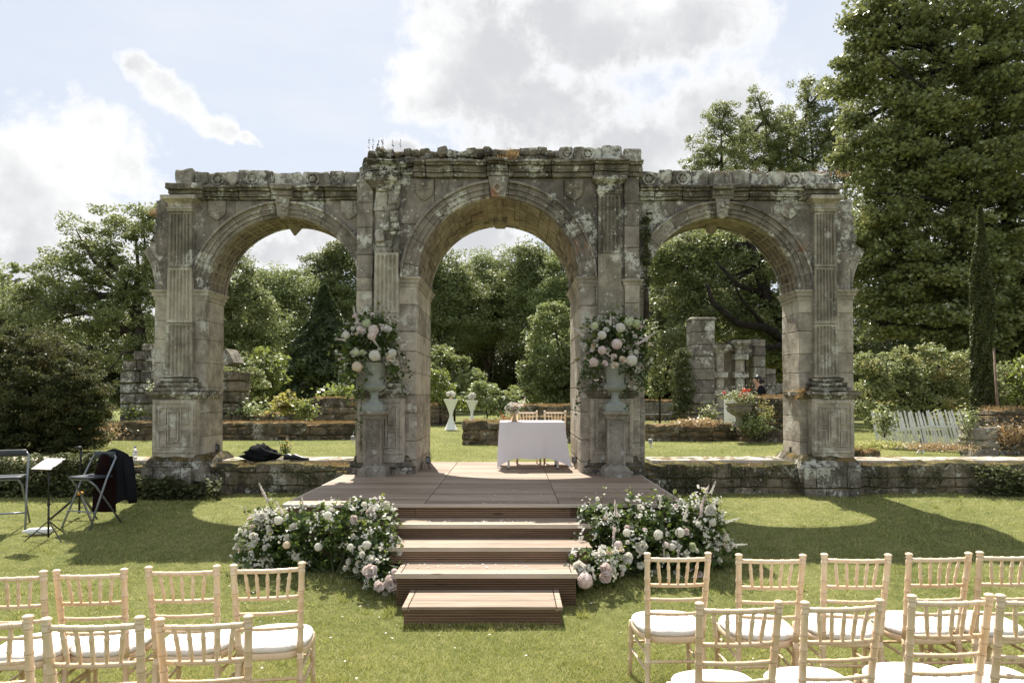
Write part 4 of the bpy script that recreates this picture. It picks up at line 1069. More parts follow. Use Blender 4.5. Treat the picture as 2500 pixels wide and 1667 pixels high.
# far wood seen through the arches, each tree on its own
wood=[('rounded tree at the back of the left arch between the feathery tree and the conifer','lf_oak',[(655,745,70,95),(690,800,70,110),(640,870,65,90),(700,700,60,50),(610,720,50,70)],44),
 ('tall bright topped tree behind the left arch and left middle pier','lf_oak',[(800,680,65,80),(850,690,75,110),(900,800,80,160),(760,720,60,80),(840,860,90,110),(835,620,40,30)],47),
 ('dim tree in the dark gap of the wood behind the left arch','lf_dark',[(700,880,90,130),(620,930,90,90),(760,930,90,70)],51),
 ('round oak crown at the left side of the middle arch view','lf_oak',[(1085,685,70,80),(1040,680,50,70),(1070,770,75,90),(1130,740,65,100),(1050,840,70,90)],46),
 ('mid green tree in the centre of the wood seen through the middle arch','lf_oak',[(1190,700,75,90),(1240,720,50,90),(1150,700,50,75),(1160,790,70,90),(1225,750,65,100)],50),
 ('highest yellow green tree seen through the middle arch, topped by a dark tuft','lf_oak',[(1300,655,65,55),(1270,700,60,80),(1330,700,70,90),(1280,622,26,32),(1300,790,80,90)],47),
 ('tree on the right side of the middle arch view just above the right foreground oak','lf_oak',[(1390,690,70,90),(1360,760,70,90),(1430,760,70,110),(1400,830,80,80)],45),
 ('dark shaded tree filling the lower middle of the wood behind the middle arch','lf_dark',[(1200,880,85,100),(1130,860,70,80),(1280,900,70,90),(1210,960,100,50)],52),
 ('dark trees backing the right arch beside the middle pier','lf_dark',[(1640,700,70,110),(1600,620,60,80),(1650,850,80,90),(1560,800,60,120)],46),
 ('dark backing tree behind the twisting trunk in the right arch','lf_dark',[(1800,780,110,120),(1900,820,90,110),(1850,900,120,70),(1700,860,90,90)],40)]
wood+=[('hazy back row tree closing the gap of the wood behind the left arch','lf_oak',[(580,780,90,120),(680,820,90,130),(610,900,120,90)],60),
 ('back row tree rising behind the far left bush and ruin','lf_oak',[(450,850,120,110),(330,900,140,100),(500,780,60,80)],58),
 ('back row tree left of centre behind the middle arch','lf_dark',[(1100,790,120,130),(1000,860,100,120)],62),
 ('back row tree right of centre behind the middle arch','lf_dark',[(1330,790,130,130),(1450,850,100,130)],60),
 ('back row tree behind the ruined pillar in the right arch','lf_oak',[(1600,830,100,110),(1740,850,110,100),(1680,740,90,90)],55),
 ('back row tree behind the big sycamore trunk at the right','lf_dark',[(2100,830,150,110),(2300,860,170,120),(2500,860,150,130),(1960,880,110,90)],40)]
wood+=[('bushy understorey tree hidden behind the right end pier below the slim light trees','lf_oak',[(1990,560,70,90),(2040,680,80,110),(1970,760,80,110),(2080,560,60,80),(2020,850,110,90),(1930,560,50,60)],39),
 ('bushy understorey tree behind the right middle pier below the slim light trees','lf_oak',[(1780,520,80,70),(1860,500,80,70),(1720,560,60,60),(1820,620,110,90)],41)]
for lab,mt,lo,D in wood:
    plant('broadleaf_tree',lab,'tree',lo,D,mt,.175,5.2,.75,30,base=P(lo[0][0],1000,D)*1.0 if False else Vector((P(lo[0][0],900,D).x,D,TZ)),group='trees of the wood behind the arcade',flat=.55,depth=.7,twigs=.03,fill=1.6)
plant('broadleaf_tree','leafy foreground oak low on the right inside the middle arch','tree',[(1370,830,70,60),(1330,890,75,55),(1400,900,70,80),(1310,945,65,35),(1390,960,80,40),(1350,770,60,35)],33,'lf_oak',.19,5,.6,26,group='trees of the wood behind the arcade',base=Vector((P(1380,900,33).x,33,TZ)),twigs=.05)
plant('shrub','greyish rounded shrub left of centre inside the middle arch behind the cocktail tables','shrub',[(1075,890,50,50),(1115,920,55,50),(1160,950,50,40),(1110,965,70,35)],30,'lf_ash',.20,8,.42,24,base=Vector((P(1110,900,30).x,30,TZ)),kind='rhomb')
plant('willow_shrub','pale yellow green willow behind the cocktail tables by the left jamb','shrub',[(1075,955,38,42),(1060,930,30,35),(1105,985,30,25)],27,'lf_lime',.13,18,.3,26,base=Vector((P(1075,900,27).x,27,TZ)),droop=1.2)
plant('shrub','small green bush right behind the far cocktail table','shrub',[(1185,965,35,35),(1215,985,35,25),(1240,975,25,25)],27,'lf_oak',.15,16,.3,22,base=Vector((P(1190,900,27).x,27,TZ)))
plant('variegated_shrub','white flecked shrub between the cocktail tables and the signing table','shrub',[(1205,985,22,22),(1235,1000,32,20),(1262,985,22,18)],28,'pet_g',.08,26,.2,20,base=Vector((P(1230,900,28).x,28,TZ)))
# left arch
plant('feathery_tree','bright feathery tree filling the left side of the left arch view','tree',[(570,690,50,80),(590,760,70,70),(640,800,55,55),(560,850,70,70),(620,870,60,60),(540,620,40,50),(650,740,30,40)],27,'lf_ash',.13,9,.5,34,base=Vector((P(560,900,27).x,27,TZ)),trunk=([(560,1000,27),(565,900,27),(560,800,27),(560,700,27)],.25,.08),twigs=.15)
plant('lime_tree','fresh yellow green young tree right of the climbing rose in the left arch','tree',[(650,880,38,40),(665,920,32,35),(630,935,40,40),(640,970,35,25)],24,'lf_lime',.17,18,.33,26,base=Vector((P(650,900,24).x,24,TZ)))
plant('climbing_rose','pinkish brown climbing rose growing over the end of the left garden ruin','climber',[(590,905,42,36),(560,930,35,45),(620,930,35,30),(600,965,40,30)],22.4,'lf_rose',.10,22,.28,26,base=Vector((P(590,900,22.4).x,22.4,TZ)))
def cone(name,label,cat,px,pt,pb,w,D,mat,n,leaf,basez=TZ,prof=None,tip=.12,kind='rhomb',trunk='trunk'):
    top=P(px,pt,D); bot=P(px,pb,D); H=top.z-basez; r=w*D/F/2; th=thing(name,(bot.x,D,basez),label,cat)
    u=rg.uniform(0,1,n)**1.0; prof=prof or (lambda u:(1-u)**.75)
    a=rg.uniform(0,2*np.pi,n); lump=1+.16*np.sin(a*3+u*17)+.10*np.sin(a*7-u*41); rr=r*np.vectorize(prof)(u)*lump*(1-.45*rg.uniform(0,1,n)**2.2)
    C=np.stack([bot.x+rr*np.cos(a),D+rr*np.sin(a),basez+u*H+rg.normal(size=n)*.03],1)
    leaves('crown',C,leaf,M[mat],th,kind,.15,None,droop=-.9)
    mb=MB(); mb.tube([(bot.x,D,basez-.1),(bot.x,D,basez+H*.9)],[r*.18,.01],7); mb.build('trunk',M['bark'],th); return th
cone('conifer','dark ivy clad conical conifer behind the left arch beside the middle pier','tree',790,700,1000,165,34,'lf_con',30000,.30,prof=lambda u:min(1,(1-u)*1.6+.03)*(.75+.25*min(1,u*6)))
cone('cypress_tree','slender dark column cypress tied to a stake above the leaning picket fence','tree',2401,508,1035,66,14.6,'lf_cyp',42000,.085,prof=lambda u:min(1,.35+3*u)*min(1,(1-u)*1.9+.05)*(.8+.2*math.sin(u*9+1)))
fw=[]
for i in range(60000):
    a=R.uniform(-1.25,1.25); d=R.uniform(70,82); h=R.random()**.8*(7.5+2.5*noise.noise(Vector((a*9,0,2)))+1.2*noise.noise(Vector((a*40,0,2)))); fw.append((d*math.sin(a),d*math.cos(a),TZ+h))
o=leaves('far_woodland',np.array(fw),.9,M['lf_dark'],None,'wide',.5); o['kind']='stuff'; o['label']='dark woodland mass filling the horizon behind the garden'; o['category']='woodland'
# left trees
plant('ash_tree','big airy ash tree with sky showing through it left of the arcade','tree',[(330,560,95,80),(230,600,90,75),(390,530,50,60),(300,680,140,80),(180,700,120,75),(380,700,90,90),(140,780,130,80),(300,810,150,80),(380,880,100,80),(60,730,70,60),(120,640,40,30)],23,'lf_ash',.115,8.5,.38,28,
 base=Vector((P(360,900,23).x,23,TZ)),trunk=([(360,1010,23),(352,900,23),(340,800,23),(330,720,23)],.28,.12),
 limbs=[([(340,800,23),(290,690,22.6),(230,640,22.5),(185,560,22.5)],.10,.02),([(335,760,23),(360,640,23),(350,560,23)],.09,.02),([(345,830,23),(260,770,22.5),(150,760,22.3),(60,720,22)],.10,.02),([(350,860,23),(300,860,22),(250,930,22)],.07,.02)],twigs=.5,shell=.2,fill=.18)
plant('ash_tree','lower darker tree at the left photo edge behind the red tipped bush','tree',[(20,760,90,90),(110,850,120,90),(230,900,110,80),(-20,850,90,90),(330,940,90,60)],27,'lf_dark',.22,6.5,.5,30,base=Vector((P(60,900,27).x,27,TZ)),twigs=.2)
plant('thin_tree','thin wispy tree standing against the sky at the left photo edge','tree',[(10,670,35,30),(-20,700,50,40),(30,720,30,25)],25,'lf_ash',.15,8,.35,12,base=Vector((P(0,900,25).x,25,TZ)),twigs=.6,fill=.1)
# right trees
plant('maple_tree','huge dark sycamore with sunlit leaf edges filling the right side','tree',
 [(2290,120,210,150),(2200,300,130,120),(2400,420,240,160),(2270,640,200,140),(2150,600,95,90),(2450,700,200,150),(2180,60,90,80),(2085,150,40,20),(2065,215,34,16),(2105,55,38,18),(2080,300,34,20),(2060,380,30,18),(2120,110,30,20),(2420,60,160,130),(2180,190,95,70),(2330,330,230,150),(2200,400,130,110),(2150,520,110,110),(2360,540,220,150),(2180,680,120,110),(2340,740,220,130),(2500,250,190,190),(2510,560,170,180),(2230,-30,130,70),(2420,850,200,90),(2150,790,80,60),(2140,90,40,30),(2600,60,200,200)],24,'lf_syc',.135,4.6,.60,38,
 base=Vector((P(2480,900,25).x,25,TZ)),trunk=([(2500,1030,25.0),(2490,800,24.8),(2470,600,24.5),(2440,380,24.3),(2410,150,24.1)],.38,.12),kind='maple',barkm='barkd',
 limbs=[([(2470,600,24.5),(2380,520,23.5),(2250,480,22.8),(2130,470,22.5)],.13,.02),([(2455,480,24.5),(2360,330,23.5),(2260,220,23.0),(2150,130,22.5)],.11,.02),([(2490,800,24.5),(2360,720,23.5),(2220,690,22.7)],.12,.02)],twigs=.35,depth=.85,flat=.45,shell=.45,fill=.45)
plant('maple_tree','slim light tree standing tallest above the right bay parapet','tree',[(1990,250,65,56),(1965,320,78,61),(2020,330,65,67),(1990,390,104,50),(1960,205,36,24),(2010,215,33,26),(1930,370,65,56)],34,'lf_ash',.125,9.5,.33,13,base=Vector((P(1985,900,34).x,34,TZ)),trunk=([(1985,1000,34),(1985,600,34),(1985,400,34),(1975,260,34)],.17,.015),group='light trees above the right bay',twigs=.5,shell=.15,fill=.05)
plant('maple_tree','slim light tree between the tallest tree and the big sycamore','tree',[(2065,270,58,56),(2080,340,65,67),(2050,400,91,56),(2090,430,78,67),(2035,310,39,39)],33,'lf_ash',.125,9.5,.33,13,base=Vector((P(2065,900,33).x,33,TZ)),trunk=([(2065,1000,33),(2065,600,33),(2065,400,33),(2068,300,33)],.17,.015),group='light trees above the right bay',twigs=.5,shell=.15,fill=.05)
plant('maple_tree','left most slim light tree above the right bay parapet, beside the open sky','tree',[(1760,290,52,56),(1720,360,65,50),(1790,340,58,56),(1750,400,91,44),(1700,395,39,28),(1775,255,28,24)],34,'lf_ash',.125,9.5,.33,13,base=Vector((P(1765,900,34).x,34,TZ)),trunk=([(1765,1000,34),(1765,600,34),(1762,400,34),(1760,300,34)],.17,.015),group='light trees above the right bay',twigs=.5,shell=.15,fill=.05)
plant('maple_tree','slim light tree second from the left above the right bay parapet','tree',[(1865,275,45,44),(1835,330,58,56),(1895,320,58,61),(1850,390,91,50),(1920,390,78,50),(1850,240,26,24)],35,'lf_ash',.125,9.5,.33,13,base=Vector((P(1875,900,35).x,35,TZ)),trunk=([(1875,1000,35),(1875,600,35),(1880,400,35),(1868,290,35)],.17,.015),group='light trees above the right bay',twigs=.5,shell=.15,fill=.05)
plant('maple_tree','lower leafy light tree filling between the two left slim trees above the right bay','tree',[(1815,360,60,60),(1800,420,80,50),(1840,310,35,35)],37,'lf_ash',.125,9.5,.33,13,base=Vector((P(1815,900,37).x,37,TZ)),trunk=([(1815,1000,37),(1815,600,37),(1815,400,37),(1820,330,37)],.17,.015),group='light trees above the right bay',twigs=.5,shell=.15,fill=.05)
plant('maple_tree','lower leafy light tree directly left of the tallest slim tree above the right bay','tree',[(1925,340,50,60),(1930,410,80,50),(1920,290,30,35)],38,'lf_ash',.125,9.5,.33,13,base=Vector((P(1925,900,38).x,38,TZ)),trunk=([(1925,1000,38),(1925,600,38),(1925,400,38),(1920,310,38)],.17,.015),group='light trees above the right bay',twigs=.5,shell=.15,fill=.05)
plant('oak_tree','spreading tree with a dark twisting trunk filling the right arch view','tree',
 [(1680,610,80,50),(1760,600,60,40),(1620,640,60,50),(1680,640,80,60),(1760,700,80,60),(1640,720,70,60),(1720,620,70,45),(1790,790,100,55),(1860,760,70,80),(1690,780,60,50),(1880,640,70,60),(1900,850,80,50),(1800,640,60,30)],27,'lf_ash',.135,8,.48,34,base=Vector((P(1960,900,27).x,27,TZ)),barkm='barkd',
 trunk=([(1965,1000,27),(1955,860,27),(1910,780,27),(1868,720,26.8),(1850,650,26.6),(1830,590,26.5)],.42,.14),
 limbs=[([(1955,860,27),(1870,800,26),(1800,790,25.5),(1740,740,25),(1725,690,25)],.2,.06),([(1868,720,26.8),(1800,695,26),(1750,640,25.5)],.14,.04),([(1940,830,27),(1880,850,25.5),(1790,830,25),(1740,860,25)],.14,.04),([(1850,650,26.6),(1880,600,26),(1900,560,26)],.14,.04),([(1870,800,26),(1810,730,25.5),(1790,690,25)],.08,.03)],twigs=.3,shell=.45)
plant('shrub','yellowing scrub with bare twigs left of the ruined pillar in the right arch','shrub',[(1600,830,50,50),(1630,890,55,60),(1590,930,50,50),(1650,830,40,40)],26,'lf_rose',.13,14,.36,24,base=Vector((P(1610,900,26).x,26,TZ)),twigs=.4)
plant('shrub','sunny yellow green bush between the grotto and the right end pier','shrub',[(1900,900,30,40),(1920,870,30,30),(1880,880,20,20)],27,'lf_yel',.12,20,.3,24,base=Vector((P(1905,900,27).x,27,TZ)))
# bushes in front
plant('shrub','large dark red tipped bush at the left photo edge on the terrace','shrub',[(70,950,165,130),(150,1000,110,90),(-20,960,120,150),(60,860,110,60),(200,960,60,70),(120,1050,120,40),(70,1075,170,32),(190,1060,60,36)],14.3,'lf_red',.058,46,.17,40,base=Vector((P(90,900,14.3).x,14.3,TZ)),zb=.3,shell=.72,depth=.9,zmin=TZ,droop=.8,twigs=.12)
plant('rose_hedge','tangled rose and bramble thicket behind the leaning picket fence','hedge',[(2120,885,45,40),(2165,905,60,45),(2205,870,30,22),(2230,915,60,45),(2290,890,55,40),(2260,860,20,16),(2350,925,70,60),(2330,880,25,20),(2130,980,50,70),(2200,960,70,60),(2290,970,80,50),(2420,950,60,70)],16.4,'lf_rose',.085,40,.20,34,base=Vector((P(2250,900,16.4).x,16.4,TZ)),twigs=.3,shell=.6,zmin=TZ)
plant('rose_hedge','pale leafy bush beyond the cypress at the right photo edge','hedge',[(2480,950,50,45),(2520,920,60,60),(2460,990,40,30)],16,'lf_lime',.10,30,.22,24,base=Vector((P(2490,900,16).x,16,TZ)))
plant('ivy','thick ivy sheathing the left edge of the ruined pillar','climber',[(1668,900,22,60),(1672,960,24,45),(1660,1000,24,30)],23.6,'lf_ivy',.10,60,.2,26,base=Vector((P(1668,900,23.6).x,23.6,TZ)))
plant('ivy','ferny ivy hanging at the junction of the middle pier and right arch','climber',[(1576,560,10,30),(1580,620,9,40),(1584,530,10,14),(1578,680,7,26)],10.42,'lf_ivy',.045,700,.05,12,base=Vector((P(1578,700,10.42).x,10.42,3.0)),depth=.5,twigs=.05,fill=0)
def groundcover(name,label,pts,D,mat,leaf,n,h,dd=.15):
    C=np.zeros((n,3)); 
    for i in range(n):
        a,b=pts[R.randrange(len(pts))]; px=R.uniform(a,b); d=D+R.uniform(-dd,dd); x=X(px,d,1180); C[i]=(x,d,0)
        z0=hz_(d) if d<10.5 else TZ; C[i,2]=z0+R.random()**1.5*h*(.6+.6*noise.noise(Vector((x*2.5,0,1)))+.3)
    o=leaves(name,C,leaf,M[mat],None,'wide',.8); o['label']=label; o['kind']='stuff'; return o
groundcover('ground_ivy','low leafy ground cover at the foot of the left retaining wall',[(300,540),(300,480),(300,430)],10.12,'lf_ivy',.06,2600,.32,.2)['category']='ground cover'
groundcover('creeper','ivy and weeds growing over the shaded wall at the far left',[(-60,300),(-60,300),(150,300)],10.25,'lf_ivy',.055,9000,.62,.14)['category']='creeper'
groundcover('creeper','weeds growing at the foot of the wall at the far right',[(2380,2560),(2440,2560)],10.25,'lf_ivy',.055,1500,.5,.1)['category']='creeper'
C=[]
for i in range(50):
    px=R.choice([R.uniform(560,840),R.uniform(1610,1950),R.uniform(2110,2500)]); x=X(px,10.35); top=R.random()<.6; z=.84 if top else R.uniform(.4,.85); L=R.uniform(.05,.35); 
    for q in range(int(40+L*200)): t=R.random(); C.append((x+R.gauss(0,.05+.05*(1-t)),10.37-R.uniform(0,.05)+(.12*R.random() if top and t<.2 else 0),z-L*t+R.gauss(0,.02)))
o=leaves('wall_creeper',np.array(C),.026,M['lf_ivy'],None,'wide',.4); tag(o,'patches of small leaved creeper hanging over the mossy low walls','creeper',kind='stuff')
# ---------------------------------------------------------------- grass
def blades(name,n,region,h,w,mask=None,mat='blade',zf=None,label='short mown lawn grass'):
    x0,x1,y0,y1=region; y=y0*(y1/y0)**rg.uniform(0,1,n); x=rg.uniform(-1,1,n)*(.76*y+.3) if x0 is None else rg.uniform(x0,x1,n)
    if mask is not None: k=mask(x,y); x=x[k];y=y[k]; 
    n=len(x); z=np.array([zf(a,b) for a,b in zip(x,y)])-.004
    hh=h*rg.uniform(.5,1.3,n)*(1+.5*np.maximum(0,1-(y-3)/4)); ww=w*(1+.35*np.maximum(0,1-(y-3)/3))*rg.uniform(.7,1.3,n)*np.maximum(1,y/6); a=rg.uniform(0,np.pi,n); lx=rg.normal(size=n)*.7; ly=rg.normal(size=n)*.7
    V=np.zeros((n,3,3)); V[:,0]=np.stack([x-ww*np.cos(a)/2,y-ww*np.sin(a)/2,z],1); V[:,1]=np.stack([x+ww*np.cos(a)/2,y+ww*np.sin(a)/2,z],1); V[:,2]=np.stack([x+lx*hh,y+ly*hh,z+hh],1)
    o=npmesh(name,V.reshape(-1,3),3,M[mat],rg.uniform(0,1,n)); o['kind']='stuff'; o['label']=label; o['category']='grass'; return o
def mk(x,y):
    k=~((x>-2.4)&(x<1.83)&(y>7.36))
    for ya,yb,zt,xa,xb in steps: k&=~((x>xa)&(x<xb)&(y>ya)&(y<yb))
    return k
blades('lawn_blades',520000,(None,None,3.0,10.4),.028,.0035,mk,zf=lz,label='short mown grass of the lawn before the stage')
blades('terrace_blades',200000,(None,None,11.45,26),.03,.0035,lambda x,y:~((x>-1.6)&(x<1.2)&(y<12.05)),zf=tz,label='sunny mown grass of the terrace behind the arches')
def tuft(spots,name,label,mat='dry',cat='dry grass'):
    V=[];n=0
    for (c,r,h,m) in spots:
        for i in range(m):
            a=R.uniform(0,6.28); q=R.random()**.5*r; x=c[0]+q*math.cos(a); y=c[1]+q*math.sin(a)*.5; z=c[2]; hh=h*R.uniform(.4,1.2); w=.003+.0008*c[1]*.3; b=R.uniform(0,3.14); lx=R.gauss(0,.45);ly=R.gauss(0,.45)
            V+= [(x-w*math.cos(b),y-w*math.sin(b),z),(x+w*math.cos(b),y+w*math.sin(b),z),(x+lx*hh,y+ly*hh,z+hh)]
    V=np.array(V); o=npmesh(name,V,3,M[mat],rg.uniform(0,1,len(V)//3)); o['kind']='stuff'; o['label']=label; o['category']=cat; return o
sp_=[]
for i in range(70): q_=P(R.uniform(905,1360),360,10.5+R.uniform(0,.4)); q_.z=zpM-.03; sp_.append((q_,.06,.08,16))
for px,py in((1238,402),(1228,395),(1245,390),(1250,380)): sp_.append((P(px,py,10.2),.10,.12,60))
for px in(1735,1850,1905,2000,2020,1990,2060): sp_.append((Vector((X(px,10.7),10.7,zpar-.03)),.10,.11,50))
for px in range(780,870,9): sp_.append((Vector((X(px,10.7),10.7,zpar-.03)),.05,.09,10))
sp_+= [(P(378,528,10.8),.08,.12,120),(P(2062,570,10.9),.10,.06,160),(P(1925,690,10.9),.07,.10,120),(P(1960,962,10.4),.05,.12,90),(P(1950,975,10.35),.05,.1,80)]
tuft(sp_,'dry_tufts','straw coloured dry grass sprouting from the top of the arcade')
sp_=[]
for i in range(420):
    L=R.random()<.5; px=R.uniform(500,850) if L else R.uniform(1600,2500); 
    sp_.append((Vector((X(px,10.6),10.45+R.uniform(0,.35),.80)),.07,.06,9))
tuft(sp_,'wall_weeds','small dry and green weeds along the top of the low walls')
sp_=[]
for i in range(160): x=R.uniform(-1,1)*7; sp_.append((Vector((x,11.48+R.uniform(-.05,.1),TZ-.01)),.08,.10,8)) if not -1.7<x<1.3 else None
tuft([s for s in sp_ if s],'terrace_edge_weeds','rough grass edge behind the coping slabs','blade','grass')
sp_=[]
for i in range(90):
    t=R.random(); x=-.90+t*1.32; sp_.append((Vector((x,5.64,0)),.03,.05,10))
for i in range(60): sp_.append((Vector((R.choice([-1.05,.6]),R.uniform(5.9,7),.0)),.05,.06,10))
tuft(sp_,'step_edge_grass','longer uncut grass growing against the lowest step','blade','grass')
# tall dead stalks on the top left of the middle parapet
ws=MB()
for px,py in((899,335),(910,340),(920,342),(932,340),(937,332),(960,342),(928,345),(978,341)):
    a=P(px,362,10.6); a.z=zpM-.12; b=P(px+R.uniform(-5,5),py,10.6); ws.tube([a,a.lerp(b,.5)+Vector((.01,0,0)),b],[.003,.002,.0015],4)
    for q in range(6): c=a.lerp(b,R.uniform(.55,1))+Vector((R.uniform(-.012,.012),0,0)); ws.box(c.x-.006,c.x+.006,c.y-.006,c.y+.006,c.z-.008,c.z+.008,.003,1)
o=ws.build('dead_stalks',M['hair']); tag(o,'dark dead weed stalks on the top left corner of the middle parapet','weeds')
sp_=[]
for i in range(1300):
    y=3.0*(10.2/3.0)**R.random(); x=R.uniform(-1,1)*(.76*y+.3)
    if noise.noise(Vector((x*.9,y*.9,7)))<.02 or not mk(np.array([x]),np.array([y]))[0]: continue
    sp_.append((Vector((x,y,lz(x,y))),.05,.045,16))
tuft(sp_,'lawn_tufts','slightly longer tufts standing out of the mown lawn','blade','grass')
# petals on the ground
V=[]
C=[]
for i in range(130):
    side=R.random()<.5; cx,cy=((-1.5,5.9) if side else (1.35,5.9)); x=cx+R.gauss(0,.8); y=cy+R.gauss(0,.8)
    if not mk(np.array([x]),np.array([y]))[0] or y<3.3: continue
    C.append((x,y,lz(x,y)+.022))
for i in range(40): C.append((R.uniform(-1,.2),6.3+.2*R.random(),.311)) ; C.append((R.uniform(-.9,.3),7.06+.2*R.random(),.587)); C.append((R.uniform(-.5,1),7.4+1.5*R.random()**2,.724))
o=leaves('petals',np.array(C),.022,M['pet_w'],None,'wide',4); tag(o,'white petals scattered over the lawn, steps and deck','petals',kind='stuff')
# ---------------------------------------------------------------- flowers
def petal_cup(V,Fc,c,r,n,tilt,z0,z1,w=.6,ph=0):
    for i in range(n):
        a=2*math.pi*i/n+ph; ca,sa=math.cos(a),math.sin(a); o=len(V)
        for (u,k) in ((.15,.25),(.62,.95),(.95,1.0),(1.05,.55)):
            rr=r*u*tilt; z=z0+(z1-z0)*u**1.4*1.0
            for s in(-1,0,1):
                b=a+s*w*k*math.pi/n*1.25; bump=0 if s else .06*r
                V.append(Vector((c[0]+(rr-bump*0)*math.cos(b),c[1]+(rr)*math.sin(b),c[2]+z-(abs(s)*.08*r))))
        for j in range(3):
            for q in range(2): x=o+j*3+q; Fc.append((x,x+1,x+4,x+3))
def rose(r=.03,full=3):
    V=[];Fc=[]
    for k in range(full):
        f=1-k/full; petal_cup(V,Fc,(0,0,0),r,6-k if full<5 else 8-k,.35+.65*f,-.4*r*f,r*(.45+.5*(1-f)),.9,k*.6)
    return V,Fc
def floret(V,Fc,c,nrm,r,n=4):
    nrm=Vector(nrm).normalized(); a=nrm.orthogonal().normalized(); b=nrm.cross(a); ph=R.uniform(0,6.28)
    for i in range(n):
        t=ph+2*math.pi*i/n; d=a*math.cos(t)+b*math.sin(t); e=a*math.cos(t+1.57)+b*math.sin(t+1.57); o=len(V)
        V+= [c+nrm*.05*r,c+d*r*.6+e*r*.38+nrm*.12*r,c+d*r,c+d*r*.6-e*r*.38+nrm*.12*r]; Fc.append((o,o+1,o+2,o+3))
def ruffle(VF,a,f):
    V,Fc=VF; return [v+noise.noise_vector(v*f)*a for v in V],Fc
def mesh_from(VF,name,mat):
    mb=MB(); mb.add(*VF); me=bpy.data.meshes.new(name); me.from_pydata([tuple(v) for v in mb.v],[],mb.f); at=me.attributes.new('tint','FLOAT','POINT'); at.data.foreach_set('value',[R.uniform(.2,.8)]*0+[.5]*len(me.vertices)); me.materials.append(M[mat]); me.polygons.foreach_set('use_smooth',[True]*len(me.polygons)); me.update(); return me
def ball(r,n,fr_,k=4):
    V=[];Fc=[]
    for i in range(n):
        z=1-2*(i+.5)/n; a=i*2.39996; q=math.sqrt(1-z*z); d=Vector((q*math.cos(a),q*math.sin(a),z)); floret(V,Fc,d*r*R.uniform(.9,1.05),d+Vector((R.uniform(-.3,.3),R.uniform(-.3,.3),R.uniform(-.3,.3))),fr_,k)
    return V,Fc
def spike(L,n,fr_):
    V=[];Fc=[]
    for i in range(n):
        t=i/n; a=i*2.4; d=Vector((math.cos(a),math.sin(a),.3)); floret(V,Fc,Vector((0,0,L*t))+d*fr_*(1.1-.8*t),d,fr_*(1.15-.7*t),5)
    return V,Fc
BM={}
for nm,mt in(('w','pet_w'),('p','pet_p'),('c','pet_c'),('g','pet_g')):
    BM['rose_'+nm]=mesh_from(ruffle(rose(.034,3),.012,40),'rose_bloom',mt)
    BM['peony_'+nm]=mesh_from(ruffle(rose(.066,5),.028,24),'peony_bloom',mt)
    BM['hyd_'+nm]=mesh_from(ball(.062,130,.019),'hydrangea_bloom',mt)
    BM['pom_'+nm]=mesh_from(ball(.026,46,.011),'button_bloom',mt)
    BM['spike_'+nm]=mesh_from(ruffle(spike(.22,40,.0145),.010,60),'flower_spike',mt)
NM={'rose':'rose_bloom','peony':'peony_bloom','hyd':'hydrangea_bloom','pom':'button_bloom','spike':'flower_spike'}
def bloom(kind,loc,nrm,parent,s=1):
    o=bpy.data.objects.new(NM[kind.split('_')[0]],BM[kind]); COL.objects.link(o); o.parent=parent; o.location=Vector(loc)-ORG[parent]
    o.rotation_euler=Vector(nrm).to_track_quat('Z','Y').to_euler(); o.rotation_euler.rotate_axis('Z',R.uniform(0,6)); o.scale=(s,s,s); return o
def surf(E,up=.6,front=.7):
    c,a,b,e=R.choice(E)
    for _ in range(60):
        d=Vector((R.gauss(0,1),R.gauss(0,1)-front,R.gauss(0,1)+up*.8)).normalized(); p=c+Vector((d.x*a,d.y*e,d.z*b))
        if all(((p-q[0]).x/q[1])**2+((p-q[0]).y/q[3])**2+((p-q[0]).z/q[2])**2>.72 for q in E if q[0]!=c): return p,d
    return p,d
